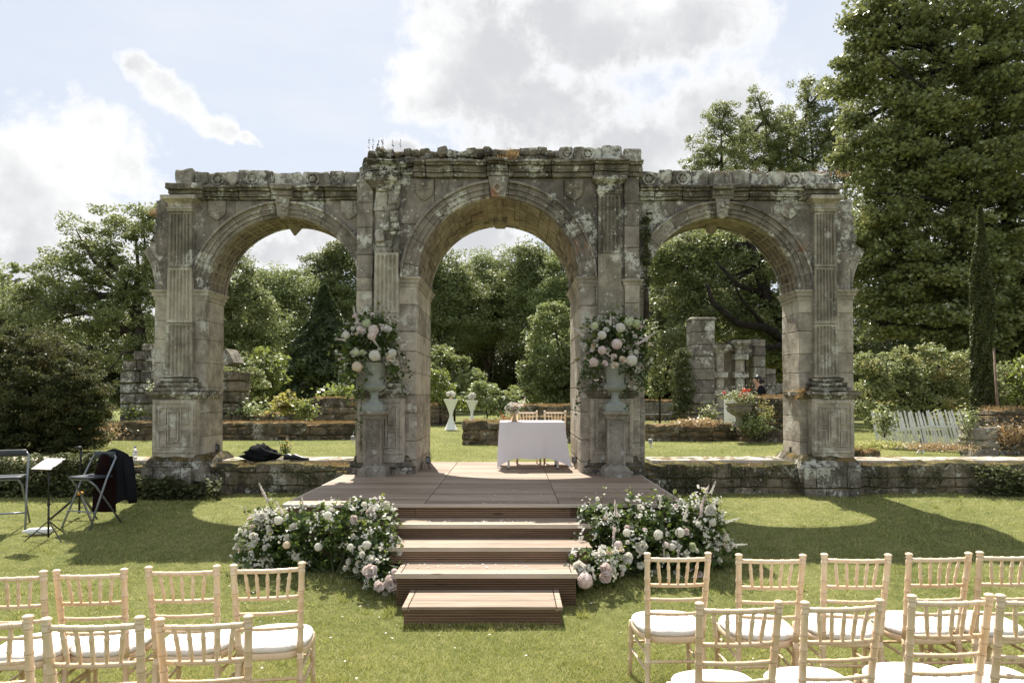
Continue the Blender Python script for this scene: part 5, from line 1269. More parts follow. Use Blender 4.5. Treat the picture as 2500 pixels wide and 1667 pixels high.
def arrangement(label,base,lobes,D,nsmall,big,spikes,mass,dens,depth=.75,trail=None,cat='flower arrangement',group=None,leaf=.058,dn=9):
    th=thing('floral_arrangement',base,label,cat,group)
    E,C=clumps(lobes,D,dens,depth,.55); E=[(c,a,b,e) for c,a,b,e in E]
    p,t=clump_leaves(C,.09,dn,.9); 
    if base.z<.3: 
        for i in range(len(p)): p[i,2]=max(p[i,2],lz(p[i,0],p[i,1])+.01)
    leaves('foliage',p,leaf,M['lf_fl'],th,'wide',.4,t,sv=.5)
    st=MB()
    for c,a,b,e in E: st.tube([base,base.lerp(c,.6)+Vector((0,0,.02)),c],[.012,.009,.006],5)
    pr=[]
    for i in range(nsmall):
        q,d=surf(E); q=q+d*R.uniform(-.02,.05); k=R.choice(['rose_w']*10+['rose_p']*2+['rose_c','pom_g','pom_w','pom_w','pom_c'])
        bloom(k,q,d+Vector((0,-.5,.4)),th,R.uniform(.65,1.15))
    for px,py,d,k,s in big: q=P(px,py,d); bloom(k,q,Vector((R.uniform(-.2,.2),-1,.35)),th,s)
    for px,py,d,tx,tz,k,s in spikes:
        q=P(px,py,d); bloom(k,q,Vector((tx,-.15,tz)),th,s*.72); st.tube([E[0][0].lerp(q,.3) if False else q-Vector((tx,-.15,tz)).normalized()*.25,q+Vector((tx,-.15,tz)).normalized()*.17*s],[.004,.002],4)
    # the countless small florets as one mass
    V=[];Fc=[]
    for i in range(mass):
        q,d=surf(E)
        if noise.noise(q*7)<.02 and R.random()<.8: continue
        q=q+d*R.uniform(-.03,.06)
        for j in range(R.randint(3,8)): floret(V,Fc,q+Vector((R.gauss(0,.018),R.gauss(0,.018),R.gauss(0,.018))),d+Vector((R.gauss(0,.4),R.gauss(0,.4)-.4,R.gauss(0,.4)+.3)),R.uniform(.009,.017),5)
    mb=MB(); mb.add(V,Fc); o=mb.build('small_florets',M['pet_w'] ,th,True); o['kind']='stuff'
    o.data.attributes['tint'].data.foreach_set('value',np.repeat(rg.uniform(0,1,len(V)//4),4).astype(np.float32))
    spr=[]
    for i in range(26 if trail is None else trail):   # loose sprigs breaking the outline
        q,d=surf(E,.9,.2); e_=q+(d+Vector((R.gauss(0,.3),R.gauss(0,.2),R.uniform(-.2,.5)))).normalized()*R.uniform(.08,.2); m_=q.lerp(e_,.5)+Vector((0,0,.02)); st.tube([q,m_,e_],[.003,.002,.0015],4)
        n=R.randint(3,6); spr+=[np.array(q.lerp(e_,R.uniform(.3,1)))+rg.normal(size=3)*.012 for _ in range(n)]
    o=leaves('loose_sprigs',np.array(spr),.045,M['lf_lime'],th,'wide',.5); o['kind']='stuff'
    st.build('stems',M['lf_con'],th); return th
arrangement('white and blush flower bank along the left front edge of the stage, beside the steps',Vector((-1.75,6.9,.06)),
 [(645,1335,62,70,.1),(720,1320,80,80,.1),(800,1310,75,80,.05),(870,1290,65,70,0),(925,1265,42,40,0),(930,1340,50,60,-.3),(935,1405,42,42,-.55),(620,1370,45,40,0),(900,1360,50,55,-.2),(660,1290,45,45,.1)],7.0,78,
 [(905,1395,6.35,'peony_p',.95),(955,1425,6.3,'peony_p',1.02),(963,1395,6.32,'hyd_p',0.47),(925,1432,6.25,'peony_p',.7),(777,1335,6.75,'hyd_w',0.58),(680,1270,6.8,'hyd_w',0.62),(865,1268,6.8,'peony_p',.6),(855,1335,6.6,'hyd_w',0.47),(800,1258,6.75,'hyd_w',0.62),(640,1260,6.85,'peony_w',.7),(895,1330,6.5,'hyd_w',0.62),(620,1310,6.8,'peony_w',.6),(700,1330,6.75,'hyd_c',0.55)],
 [(655,1225,7,-.5,1,'spike_p',1.1),(645,1205,7,-.45,1,'spike_w',.8),(690,1255,6.95,-.4,.9,'spike_p',1),(905,1265,6.9,.1,1,'spike_p',1.0),(905,1290,6.7,.15,-.8,'spike_p',.9),(960,1300,6.7,.4,-.3,'spike_w',.9),(850,1245,6.9,.2,1,'spike_g',.9),(740,1235,6.95,-.1,1,'spike_w',.7),(600,1320,6.95,-1,.2,'spike_g',.8)],420,330,group='flower banks at the foot of the stage')
arrangement('flower bank right of the steps with a big pale hydrangea at its foot',Vector((1.3,6.9,.06)),
 [(1470,1270,55,45,.1),(1460,1330,55,60,-.1),(1430,1390,45,45,-.5),(1545,1290,70,70,.1),(1620,1290,75,75,.1),(1695,1300,70,75,.1),(1740,1340,55,50,.1),(1660,1350,90,50,0),(1710,1250,45,45,.1),(1560,1345,70,55,-.1),(1480,1380,45,40,-.4)],7.0,80,
 [(1428,1417,6.25,'hyd_p',1.07),(1476,1390,6.35,'peony_p',.8),(1566,1336,6.7,'peony_w',.85),(1478,1408,6.4,'rose_p',1.6),(1640,1335,6.75,'hyd_w',0.55),(1608,1305,6.75,'hyd_w',0.70),(1660,1300,6.75,'hyd_w',0.70),(1510,1330,6.6,'hyd_p',0.62),(1735,1245,6.9,'peony_w',.8),(1690,1335,6.75,'peony_g',.6),(1625,1330,6.72,'hyd_p',0.47),(1415,1385,6.35,'peony_w',.9),(1530,1300,6.7,'hyd_w',0.55),(1740,1275,6.85,'hyd_w',0.55),(1532,1362,6.5,'peony_w',.7)],
 [(1715,1230,7,.3,1,'spike_p',1.3),(1735,1205,7,.35,1,'spike_w',.9),(1710,1262,6.9,.1,1,'spike_p',1.2),(1505,1260,6.8,-.1,1,'spike_p',1.1),(1500,1285,6.7,-.1,-1,'spike_p',1.1),(1770,1275,6.9,.9,.3,'spike_w',1),(1790,1330,6.9,1,.1,'spike_w',.9),(1610,1240,6.95,.1,1,'spike_w',.9),(1670,1270,6.8,.2,1,'spike_w',1.1),(1655,1340,6.7,0,-1,'spike_p',.9),(1620,1330,6.7,0,-1,'spike_w',.9),(1465,1330,6.6,.1,-1,'spike_w',1)],420,330,group='flower banks at the foot of the stage')
# ---------------------------------------------------------------- urns on plinths with flowers
def urnset(cx,side):
    y=9.93
    th=thing('stone_plinth',(cx,y,ZD),'grey stone square plinth on the stage before the %s middle pier'%side,'plinth','plinths in front of the middle piers')
    m=MB(); m.rect(cx,y,.125,.125,[(.07,ZD),(.072,ZD+.085),(.06,ZD+.09),(.045,ZD+.12),(.02,ZD+.145),(0,ZD+.16)],.3,.001,.6); m.build('base',M['plinth'],th)
    m=MB(); m.rect(cx,y,.120,.120,[(0,ZD+.16),(-.004,ZD+.80)],.12,.001,.4)
    for s in(-1,1): m.box(cx+s*.112-.014,cx+s*.112+.014,y-.13,y-.11,ZD+.16,ZD+.80,.003,1,0,.9)
    m.build('shaft',M['plinth'],th)
    m=MB(); m.rect(cx,y,.12,.12,[(0,ZD+.80),(.02,ZD+.81),(.02,ZD+.83),(.04,ZD+.86),(.07,ZD+.88),(.072,ZD+.925),(0,ZD+.926)],.3,.001,.8); m.build('cap',M['plinth'],th)
    z=ZD+.926
    u=thing('garden_urn',(cx,y,z),'pale green grey campana urn holding flowers on the %s plinth'%side,'urn','urns on the plinths')
    m=MB(); m.rect(cx,y,.15,.15,[(0,z),(0,z+.085),(-.03,z+.10),(-.055,z+.12)],.3); m.build('foot',M['urn'],u)
    m=MB(); m.lathe([(.10,.11),(.085,.13),(.06,.16),(.052,.20),(.056,.235),(.07,.24),(.07,.255),(.055,.262),(.09,.28),(.135,.31),(.150,.34),(.152,.36),(.132,.38),(.130,.39),(.131,.45),(.136,.54),(.146,.61),(.165,.65),(.175,.66),(.175,.675),(.15,.675),(.13,.60),(.0,.60)],(cx,y,z),56,gad=(26,.09,.262,.37)); m.build('bowl',M['urn'],u,auto=True)
    for s in(-1,1):
        m=MB(); pts=[Vector((cx+s*(.12+.05*math.sin(t*math.pi/6)),y-.03,z+.36+.13*t/6)) for t in range(7)]; m.tube(pts,.008,6); m.build('handle',M['urn'],u,True)
    return Vector((cx,y,z+.66))
uL=urnset(X(914,9.93,1080),'left'); uR=urnset(X(1502,9.93,1080),'right')
gU='flower displays in the two urns'
arrangement('loose blush and white flowers trailing greenery from the left urn',uL,[(900,832,52,42),(870,808,38,34),(938,835,42,40),(862,845,40,36),(938,805,32,28),(905,792,40,26),(968,895,22,45,.1),(850,900,22,50,.1)],9.82,34,
 [(912,806,9.5,'hyd_p',1.11),(915,868,9.42,'hyd_w',1.15),(872,895,9.45,'hyd_c',1.07),(958,862,9.5,'hyd_w',0.90),(950,876,9.42,'peony_c',.7),(882,808,9.5,'peony_p',.9),(908,820,9.45,'hyd_p',.9),(886,862,9.45,'peony_g',.6),(870,860,9.45,'pom_g',1.6),(895,790,9.6,'pom_g',2.2),(948,805,9.55,'peony_w',.8),(965,885,9.5,'peony_w',.7),(845,818,9.6,'hyd_w',.8),(985,845,9.6,'peony_w',.5)],
 [(875,790,9.6,-.35,1,'spike_p',1.3),(868,770,9.6,-.2,1,'spike_p',.9),(905,822,9.45,.5,-.6,'spike_p',1.2),(845,830,9.6,-1,.1,'spike_p',1),(990,835,9.6,1,.2,'spike_w',.9),(835,865,9.6,-1,.1,'spike_w',.7)],60,260,trail=44,group=gU,leaf=.06,dn=7)
arrangement('full round bunch of hydrangeas and roses with ivy in the right urn',uR,[(1505,835,55,44),(1470,808,42,34),(1545,812,44,38),(1462,848,40,36),(1552,848,40,38),(1510,792,50,28),(1445,900,22,48,.1),(1556,900,24,50,.1)],9.82,36,
 [(1506,840,9.45,'hyd_p',1.11),(1542,880,9.45,'hyd_w',1.15),(1450,884,9.5,'hyd_p',0.98),(1520,880,9.42,'peony_c',.75),(1499,892,9.42,'peony_c',.75),(1477,888,9.45,'peony_p',.6),(1498,871,9.43,'peony_p',.6),(1480,805,9.6,'peony_w',.6),(1470,818,9.5,'hyd_w',.9),(1470,855,9.45,'hyd_p',.9),(1515,800,9.55,'hyd_w',1),(1535,785,9.6,'pom_g',2.4),(1553,790,9.6,'pom_g',2),(1452,795,9.6,'pom_g',1.8)],
 [(1570,830,9.6,.8,.5,'spike_p',1.5),(1555,840,9.5,.8,.4,'spike_p',1.2),(1425,820,9.6,-.7,.6,'spike_p',1.2),(1490,795,9.6,0,1,'spike_p',1.1),(1470,852,9.45,.5,-.5,'spike_p',1),(1415,808,9.65,-.9,.4,'spike_p',.9)],80,260,trail=44,group=gU,leaf=.06,dn=7)
for side,(ux,pts) in enumerate(((uL,[(862,1010),(870,1060),(880,1085),(845,990),(985,960),(1000,925),(830,940),(880,1075)]),(uR,[(1420,930),(1410,990),(1418,960),(1560,980),(1570,930),(1530,1030),(1405,1010)]))):
    m=MB(); C=[]
    for px,py in pts:
        e=P(px,py,9.7); a=ux+Vector((R.uniform(-.1,.1),-.1,.02)); mid=a.lerp(e,.45)+Vector(((e.x-a.x)*.5,-.06,.06)); W=[a,a.lerp(mid,.5)+Vector((0,0,.03)),mid,mid.lerp(e,.5),e]; m.tube(W,.0025,4)
        for q in range(26): t=R.random(); s=W[min(3,int(t*4))].lerp(W[min(4,int(t*4)+1)],t*4%1); C.append(s+Vector((R.gauss(0,.02),R.gauss(0,.02),R.gauss(0,.02))))
    o=m.build('trailing_vine',M['lf_con']); tag(o,'thin leafy vine trailing down from the %s urn'%('left' if side==0 else 'right'),'vine'); ORG[o]=Vector((0,0,0))
    leaves('leaf_spray',np.array(C),.05,M['lf_fl'],o,'wide',.4)
# ---------------------------------------------------------------- vase on the table
vc=P(1256,1030,11.0); vx,vy=vc.x,10.95
v=thing('flower_vase',(vx,vy,tzp),'brushed gold cylinder vase on the left of the signing table','vase')
m=MB(); m.lathe([(.050,.0),(.052,.003),(.062,.13),(.0635,.137),(.058,.137),(.05,.10),(0,.10)],(vx,vy,tzp+.003),28); m.build('vase_body',M['gold'],v,auto=True)
def smallbunch(label,c,r,blooms,leaf=.03,cat='flowers',n=200,zs=.6):
    th=thing('flower_bunch',c,label,cat)
    C=np.array(c)+rg.normal(size=(n,3))*np.array([r*.45,r*.45,r*.3]); leaves('foliage',C,leaf,M['lf_fl'],th,'wide',.5)
    for k,m_,s in blooms:
        for i in range(m_):
            d=Vector((R.gauss(0,1),R.gauss(0,1)-.4,R.gauss(0,.7)+.6)).normalized(); q=Vector(c)+Vector((d.x*r,d.y*r,d.z*r*zs)); bloom(k,q,d+Vector((0,-.3,.2)),th,s*R.uniform(.8,1.2))
    return th
smallbunch('cream and blush roses in the gold vase',Vector((vx,vy,tzp+.20)),.12,[('rose_w',14,.95),('rose_p',9,1.0),('rose_c',5,.9),('peony_p',4,.55)])
bloom('spike_p',Vector((vx+.13,vy,tzp+.25)),Vector((.3,0,1)),bpy.data.objects[[o.name for o in bpy.data.objects if o.name.startswith('flower_bunch')][-1]],.7)
# ---------------------------------------------------------------- cocktail tables behind
for i,(px,pyt,D,wpx,lab) in enumerate(((1101,974.5,23.4,37,'nearer and taller white hourglass cocktail table on the terrace lawn'),(1152,977.5,26.0,31,'farther white hourglass cocktail table partly behind the stone wall'))):
    t=P(px,pyt,D); r=wpx/2*D/F; zt=t.z
    th=thing('cocktail_table',(t.x,D,TZ),lab,'table','cocktail tables on the terrace'); zb=TZ-.01
    m=MB(); H=zt-zb; k=24; V=[];Fc=[]; L=[(1,.0),(.93,.02),(.55,.22),(.26,.42),(.22,.5),(.26,.56),(.60,.78),(.97,.985),(1.0,1.0)]
    for (rr,u) in L:
        for j in range(k):
            a=2*math.pi*j/k+.4; q=1+ (.16*(abs(math.cos(2*a-.8))-.5) if u<.4 else 0)*(1-u/.4 if u<.4 else 0); s=.82 if u<.45 else 1; V.append(Vector((t.x+r*rr*q*s*math.cos(a),D+r*rr*q*s*math.sin(a),zb+H*u)))
    for a in range(len(L)-1):
        for j in range(k): Fc.append((a*k+j,a*k+(j+1)%k,(a+1)*k+(j+1)%k,(a+1)*k+j))
    m.add(V,Fc); m.build('stretch_cover',M['lycra'],th,True)
    m=MB(); m.lathe([(r*1.01,-.012),(r*1.02,-.004),(r*1.0,.003),(0,.004)],(t.x,D,zt),28); m.build('table_top',M['whitep'],th,auto=True)
    c=Vector((t.x,D,zt+.005)); v=thing('small_vase',c,'small %s vase with white blooms on the %s cocktail table'%('gold','nearer' if i==0 else 'farther'),'vase','vases on the cocktail tables'); m=MB(); m.lathe([(.06,0),(.065,.10),(.055,.10),(0,.08)],c,16); m.build('vase_body',M['gold'],v,auto=True)
    smallbunch('round white hydrangeas in the vase on the %s cocktail table'%('nearer' if i==0 else 'farther'),c+Vector((0,0,.16)),.10,[('hyd_w',7,1.1)],n=40)
# ---------------------------------------------------------------- stools, stands and things on the left
def gnd(px,py):
    """point on the sloping lawn under a pixel"""
    lo,hi=4,10.3
    for _ in range(40):
        m=(lo+hi)/2
        if P(px,py,m).z>lz(P(px,py,m).x,m): lo=m
        else: hi=m
    p=P(px,py,lo); p.z=lz(p.x,lo); return p
def stool(c,rz,label,back=.88,seat=.60):
    th=thing('folding_stool',c,label,'stool','grey folding bar stools',rz); Rr=lambda nm,fn,mt,sm=True:(lambda m:(fn(m),m.build(nm,M[mt],th,sm,local=True))[1])(MB())
    w=.20
    # front frame: long U whose legs run from the ground in front up to the back bar
    for s in(-1,1): Rr('long_leg',lambda m:m.tube([(s*(w+.03),.22,0),(s*w,-.02,seat*.95),(s*(w-.01),-.16,back-.05),(s*(w-.05),-.165,back)],.0125,8),'steel')
    Rr('back_bar',lambda m:m.tube([(-w+.05,-.165,back),(w-.05,-.165,back)],.0125,8),'steel')
    Rr('back_pad',lambda m:m.box(-w+.03,w-.03,-.185,-.145,back-.06,back+.018,.012,.06),'navy')
    for s in(-1,1): Rr('short_leg',lambda m:m.tube([(s*(w+.0),-.25,0),(s*(w-.03),.10,seat-.09),(s*(w-.06),.17,seat-.015)],.0115,8),'steel')
    Rr('cross_bar',lambda m:m.tube([(-w+.05,.17,seat-.015),(w-.05,.17,seat-.015)],.0115,8),'steel')
    Rr('foot_rest',lambda m:m.tube([(-w-.015,.16,.20),(w+.015,.16,.20)],.009,8),'steel'); Rr('foot_rest',lambda m:m.tube([(-w-.0,-.17,.16),(w+.0,-.17,.16)],.008,8),'steel')
    Rr('seat',lambda m:m.box(-w+.02,w-.02,-.14,.20,seat-.012,seat+.018,.014,.07),'navy')
    return th
p=gnd(225,1283); stool(Vector((p.x,p.y+.0,p.z)),math.radians(160),'grey folding stool with a black jacket hung over its back')
p2=gnd(15,1290); stool(Vector((p2.x,p2.y,p2.z)),math.radians(205),'grey folding stool with bare back at the left photo edge',.92,.62)
# jacket: shoulders over the back bar, two fronts and the back hanging
jx,jy,jz=p.x+.155,p.y+.18,p.z
def jac():
    V=[];Fc=[];n=26; rows=[(0,.02,.02),(.03,.10,.05),(.07,.17,.075),(.14,.205,.085),(.25,.22,.085),(.40,.225,.09),(.55,.235,.10),(.66,.24,.105)]
    for d,hw,hd in rows:
        for j in range(n):
            a=2*math.pi*j/n; f=1+.07*math.sin(a*5+d*3)*min(1,d*4)
            V.append(Vector((jx+hw*math.cos(a)*f,jy+hd*math.sin(a)*f,jz+.93-d-(.05*math.sin(a*3)*d if d>.5 else 0))))
    for r in range(len(rows)-1):
        for j in range(n): Fc.append((r*n+j,(r+1)*n+j,(r+1)*n+(j+1)%n,r*n+(j+1)%n))
    Fc.append(tuple(range(n))); m=MB(); m.add(V,Fc); return m
th=thing('jacket',(jx,jy,jz+.93),'black suit jacket with dark red lining draped over a folding stool','jacket')
jac().build('jacket_body',M['jacket'],th,True)
m=MB(); m.tube([(jx+.19,jy-.03,jz+.83),(jx+.235,jy-.05,jz+.6),(jx+.25,jy-.04,jz+.36),(jx+.26,jy-.03,jz+.26)],[.055,.06,.055,.05],12); m.build('sleeve',M['jacket'],th,True)
m=MB(); V=[];n=8
for i in range(n+1):
    for j in range(7): u=-1+2*j/6; V.append(Vector((jx-.05+u*(.13+.02*i/n)*(.3+.7*min(1,i/3)),jy-.105-.02*math.cos(u*1.5)-.01*math.sin(i),jz+.86-.70*i/n)))
m.add(V,[(i*7+j,i*7+j+1,(i+1)*7+j+1,(i+1)*7+j) for i in range(n) for j in range(6)]); m.build('lining',M['lining'],th,True)
# music stand
q=gnd(118,1316); zq=q.z
th=thing('music_stand',q,'slim black music stand with a pale tilted tablet tray on a tripod','music stand')
m=MB(); m.tube([(q.x,q.y,zq+.02),(q.x-.003,q.y,zq+.42)],.011,8); m.tube([(q.x-.003,q.y,zq+.42),(q.x-.006,q.y,zq+.82)],.008,8); m.build('pole',M['black'],th,True)
m=MB(); m.lathe([(.014,0),(.016,.02),(.012,.05)],(q.x-.003,q.y,zq+.38),10); m.tube([(q.x,q.y,zq+.40),(q.x+.03,q.y,zq+.40)],.006,6); m.lathe([(.014,0),(.014,.035)],(q.x,q.y,zq+.22),10); m.build('collar',M['black'],th)
for a in(200,335,80):
    m=MB(); e=Vector((q.x+.24*math.cos(math.radians(a)),q.y+.24*math.sin(math.radians(a)),zq)); e.z=lz(e.x,e.y); m.tube([(q.x,q.y,zq+.21),e],.007,6); m.tube([(q.x,q.y,zq+.05),e.lerp(Vector((q.x,q.y,zq+.21)),.5)],.005,6); m.build('leg',M['black'],th)
Mt=Matrix.Translation((q.x-.01,q.y,zq+.86))@Matrix.Rotation(math.radians(-14),4,'Z')@Matrix.Rotation(math.radians(28),4,'X')
m=MB(); m.box(-.14,.14,-.115,.115,-.004,.004,.003,1,M=Mt); m.build('tray',M['paper'],th)
m=MB(); 
for s in(-1,1):
    for b in(-.07,.07): m.box(s*.145-.012,s*.145+.012,b-.012,b+.012,-.012,.010,.003,1,M=Mt)
m.build('clamp',M['black'],th)
# guitar stand behind
q=gnd(195,1262); q.z+=0; zq=q.z
th=thing('guitar_stand',q,'black tripod guitar stand with a yellow collar behind the jacket stool','guitar stand')
m=MB(); m.tube([(q.x-.01,q.y,zq+.05),(q.x+.0,q.y,zq+.75),(q.x+.005,q.y,zq+.86)],.013,8); m.build('pole',M['black'],th,True)
m=MB(); m.tube([(q.x+.005,q.y,zq+.86),(q.x-.01,q.y-.03,zq+.90),(q.x-.05,q.y-.05,zq+.89)],.012,6); m.tube([(q.x-.0,q.y-.02,zq+.90),(q.x+.02,q.y-.06,zq+.88)],.012,6); m.box(q.x-.035,q.x+.02,q.y-.05,q.y,zq+.87,zq+.91,.01,.1); m.build('yoke',M['black'],th,True)
m=MB(); m.box(q.x-.05,q.x+.03,q.y-.03,q.y+.03,zq+.285,zq+.325,.01,.1); m.build('collar',M['yellow'],th)
for a in(205,320,90):
    m=MB(); e=Vector((q.x+.33*math.cos(math.radians(a)),q.y+.28*math.sin(math.radians(a)),zq)); e.z=lz(e.x,e.y)+.01; m.tube([(q.x,q.y,zq+.30),e],.014,6); m.tube([(q.x,q.y,zq+.12),e.lerp(Vector((q.x,q.y,zq+.3)),.45)],.005,5); m.build('leg',M['black'],th)
# white bottle lying on the grass
q=gnd(97,1306); Mt=Matrix.Translation((q.x+.12,q.y+.03,q.z+.045))@Matrix.Rotation(math.radians(8),4,'Z')@Matrix.Rotation(math.radians(-90),4,'Y')
m=MB(); m.lathe([(.0,0),(.035,.003),(.042,.02),(.042,.22),(.036,.25),(.018,.28),(.014,.30),(.014,.315),(0,.315)],(0,0,0),20,M=Mt); o=m.build('white_bottle',M['whitep'],auto=True); tag(o,'plain white bottle lying on the grass behind the music stand','bottle')
# water bottle on the wall
b=Vector((X(330,10.9,1100),10.9,.868)); th=thing('water_bottle',b,'clear plastic water bottle with blue cap standing on the wall by the left pier','bottle')
m=MB(); m.lathe([(.0,0),(.030,.002),(.034,.01),(.034,.05),(.031,.055),(.034,.06),(.034,.09),(.031,.095),(.034,.10),(.034,.13),(.025,.155),(.013,.175),(.013,.185),(0,.185)],b,20); m.build('bottle_body',M['clear'],th,auto=True)
m=MB(); m.lathe([(.0155,.178),(.0155,.198),(0,.199)],b,14); m.build('cap',M['blue'],th); m=MB(); m.lathe([(.0348,.06),(.0348,.092)],b,20); m.build('paper_label',M['whitep'],th)
# black bundle and shoes on the left wall
def lump(cx,cy,cz,rx,ry,rz_,amp,name,mat,lab,cat,seed=0,n=40,pinch=None):
    V=[];Fc=[];k=56
    for i in range(n+1):
        th_=math.pi*i/n
        for j in range(k):
            a=2*math.pi*j/k; d=Vector((math.sin(th_)*math.cos(a),math.sin(th_)*math.sin(a),math.cos(th_))); f=1+amp*(noise.noise(d*2.2+Vector((seed,0,0)))+.7*abs(noise.noise(d*5+Vector((0,seed,0))))+.45*abs(noise.noise(Vector((d.x*3,d.y*9+d.z*6,seed))))); x=d.x*rx*f; z=d.z*rz_*f
            if pinch: z*= (1-.62*max(0,x/rx)) if x>0 else 1-.5*max(0,-x/rx)**2
            V.append(Vector((cx+x,cy+d.y*ry*f,max(cz+z,cz-rz_*.55))))
    for i in range(n):
        for j in range(k): Fc.append((i*k+j,(i+1)*k+j,(i+1)*k+(j+1)%k,i*k+(j+1)%k))
    m=MB(); m.add(V,Fc); o=m.build(name,M[mat],None,True); tag(o,lab,cat); return o
lump(X(640,10.9,1110),10.85,.93,.27,.15,.15,.45,'crumpled_coat','jacket','crumpled black coat heaped on the low wall in the left arch','coat',3,30,True)
sh=X(716,10.9,1110)
for i,(dx,dy) in enumerate(((0,0),(.12,-.05))):
    V=[];Fc=[];L=[(-.13,.0,.030,.05),(-.11,.0,.042,.085),(-.06,0,.04,.095),(0,0,.042,.07),(.06,0,.048,.05),(.12,0,.045,.04),(.155,0,.02,.02)]; k=12
    for x,_,hw,h in L:
        for j in range(k): a=math.pi*2*j/k; V.append(Vector((sh+dx+x,10.85+dy+hw*math.cos(a),.866+h*.5+h*.5*math.sin(a))))
    for i2 in range(len(L)-1):
        for j in range(k): Fc.append((i2*k+j,i2*k+(j+1)%k,(i2+1)*k+(j+1)%k,(i2+1)*k+j))
    Fc.append(tuple(range(k-1,-1,-1))); Fc.append(tuple(range((len(L)-1)*k,len(L)*k)))
    th=thing('shoe',(sh+dx,10.85+dy,.866),('farther left' if i==0 else 'nearer right')+' black shoe beside the crumpled coat on the low wall','shoe','pair of black shoes'); m=MB(); m.add(V,Fc); m.build('upper',M['black'],th,True); m=MB(); m.box(sh+dx-.13,sh+dx+.15,10.85+dy-.045,10.85+dy+.045,.866,.876,.004,.05); m.build('sole',M['navy'],th)
# yellow flowered weed on the wall
q=Vector((X(702,11.2,1100),11.15,.86)); th=thing('ragwort_plant',q,'tall weed with small yellow flowers growing on the low wall in the left arch','plant')
m=MB(); C=[];Y=[]
for i in range(9):
    e=q+Vector((R.gauss(0,.06)-(.12 if i>5 else 0),R.gauss(0,.05),R.uniform(.15,.30))); m.tube([q+Vector((R.gauss(0,.02)-(.1 if i>5 else 0),0,0)),e],.003,4); Y.append(e) if i<6 else None
    C+= [q.lerp(e,R.uniform(.05,.95))+Vector((R.gauss(0,.02),R.gauss(0,.02),0)) for _ in range(30)]
m.build('stems',M['lf_con'],th); leaves('leaf_mass',np.array(C),.035,M['lf_lime'],th,'wide',.6)
M['pet_y']=plain('petal_yellow',(.75,.50,.04),.6); leaves('flower_heads',np.concatenate([np.array(e)+rg.normal(size=(14,3))*.012 for e in Y]),.018,M['pet_y'],th,'wide',.8)
# floodlights
def flood(px,py,D,lab,mat='black',s=1):
    c=P(px,py,D); th=thing('floodlight',c,lab,'floodlight','small lights at the piers')
    m=MB(); m.box(c.x-.035*s,c.x+.035*s,c.y-.03,c.y+.03,c.z-.05*s,c.z+.05*s,.008,.1); m.build('lamp_body',M[mat],th); m=MB(); m.box(c.x-.028*s,c.x+.028*s,c.y-.036,c.y-.0302,c.z-.035*s,c.z+.035*s,.002,.2); m.build('lens',M['steel'],th)
    m=MB(); m.tube([c+Vector((0,0,-.05*s)),c+Vector((.01,0,-.12*s)),c+Vector((.05,0,-.14*s))],.008,6); m.tube([c+Vector((0,.0,.05*s)),c+Vector((.03,0,.12)),c+Vector((.05,.02,.05)),c+Vector((.02,.04,-.1))],.004,5); m.build('bracket_and_cable',M[mat],th)
flood(1045,1122,10.9,'black floodlight at the foot of the left jamb of the middle arch'); flood(1402,1122,10.95,'black floodlight at the foot of the right jamb of the middle arch')
flood(1934,1098,10.85,'black floodlight at the inner foot of the right end pier'); flood(529,1092,10.9,'dark floodlight at the inner foot of the left end pier'); flood(1588,1077,11.2,'small pale square lamp on the outside of the right middle pier','white',.8); flood(861,1069,11.2,'small pale square lamp on the outside of the left middle pier','white',.7)
# ---------------------------------------------------------------- garden behind: low walls
def gwall(px0,px1,pyt,pyb,D,lab,th_=.45,D1=None,mat='st_wall2',tufts=True):
    a,b=X(px0,D,1000),X(px1,D,1000); zt=Z(pyt,D); cx=(a+b)/2
    T=thing('garden_wall',(cx,D,TZ),lab,'stone wall','low ruined walls in the garden'); m=MB(); rubble(m,a,b,D,D+th_,TZ-.1,zt,.15,.25,.45,.035,.04,.14,.06); m.build('wall_body',M[mat],T)
    if tufts:
        V=[];n=int((b-a)*60)
        for i in range(n):
            x=R.uniform(a,b);y=D+R.uniform(.02,th_); 
            for j in range(6): xx=x+R.gauss(0,.03); h=R.uniform(.03,.11); V+=[(xx-.006,y,zt-.01),(xx+.006,y,zt-.01),(xx+R.gauss(0,.04),y+R.gauss(0,.03),zt+h)]
        o=npmesh('wall_top_grass',np.array(V),3,M['dry'],rg.uniform(0,1,len(V)//3),T); o['kind']='stuff'
gwall(140,870,1034,1073,18.2,'long low wall with dry grassy top crossing behind the left arch')
gwall(765,872,973,1035,21.5,'taller broken wall with mossy top beside the left middle pier')
gwall(545,760,1012,1035,20.5,'low rough wall with garden plants behind the long wall in the left arch',.35)
gwall(1575,1840,1040,1067,17.8,'low mossy wall crossing behind the right arch',.6)
gwall(1810,1960,970,1064,17.4,'rough taller wall beside the gardener in the right arch',.5)
gwall(1565,1690,978,1040,32,'overgrown wall behind the garden chairs in the right arch',.5)
gwall(1128,1240,1030,1069,16.6,'broken end of a low mossy wall left of the signing table',.55)
gwall(1228,1420,1022,1069,17.4,'low wall behind the two chairs of the signing table',.5)
gwall(1270,1420,990,1030,23,'farther wall with dry grass on top above the signing table',.5)
gwall(1040,1100,988,1028,27,'far wall beyond the cocktail tables by the left jamb',.5)
gwall(2435,2580,1000,1095,13.6,'tumbled rubble wall with dead grass at the right photo edge',.7,mat='st_wall2')
gwall(2380,2440,1040,1098,13.2,'square stone block end of the rubble wall below the cypress',.5,mat='st_pale',tufts=False)
gwall(2060,2150,1100,1106,12.9,'row of half buried stones in the grass right of the end pier',.2,mat='st_wall2')
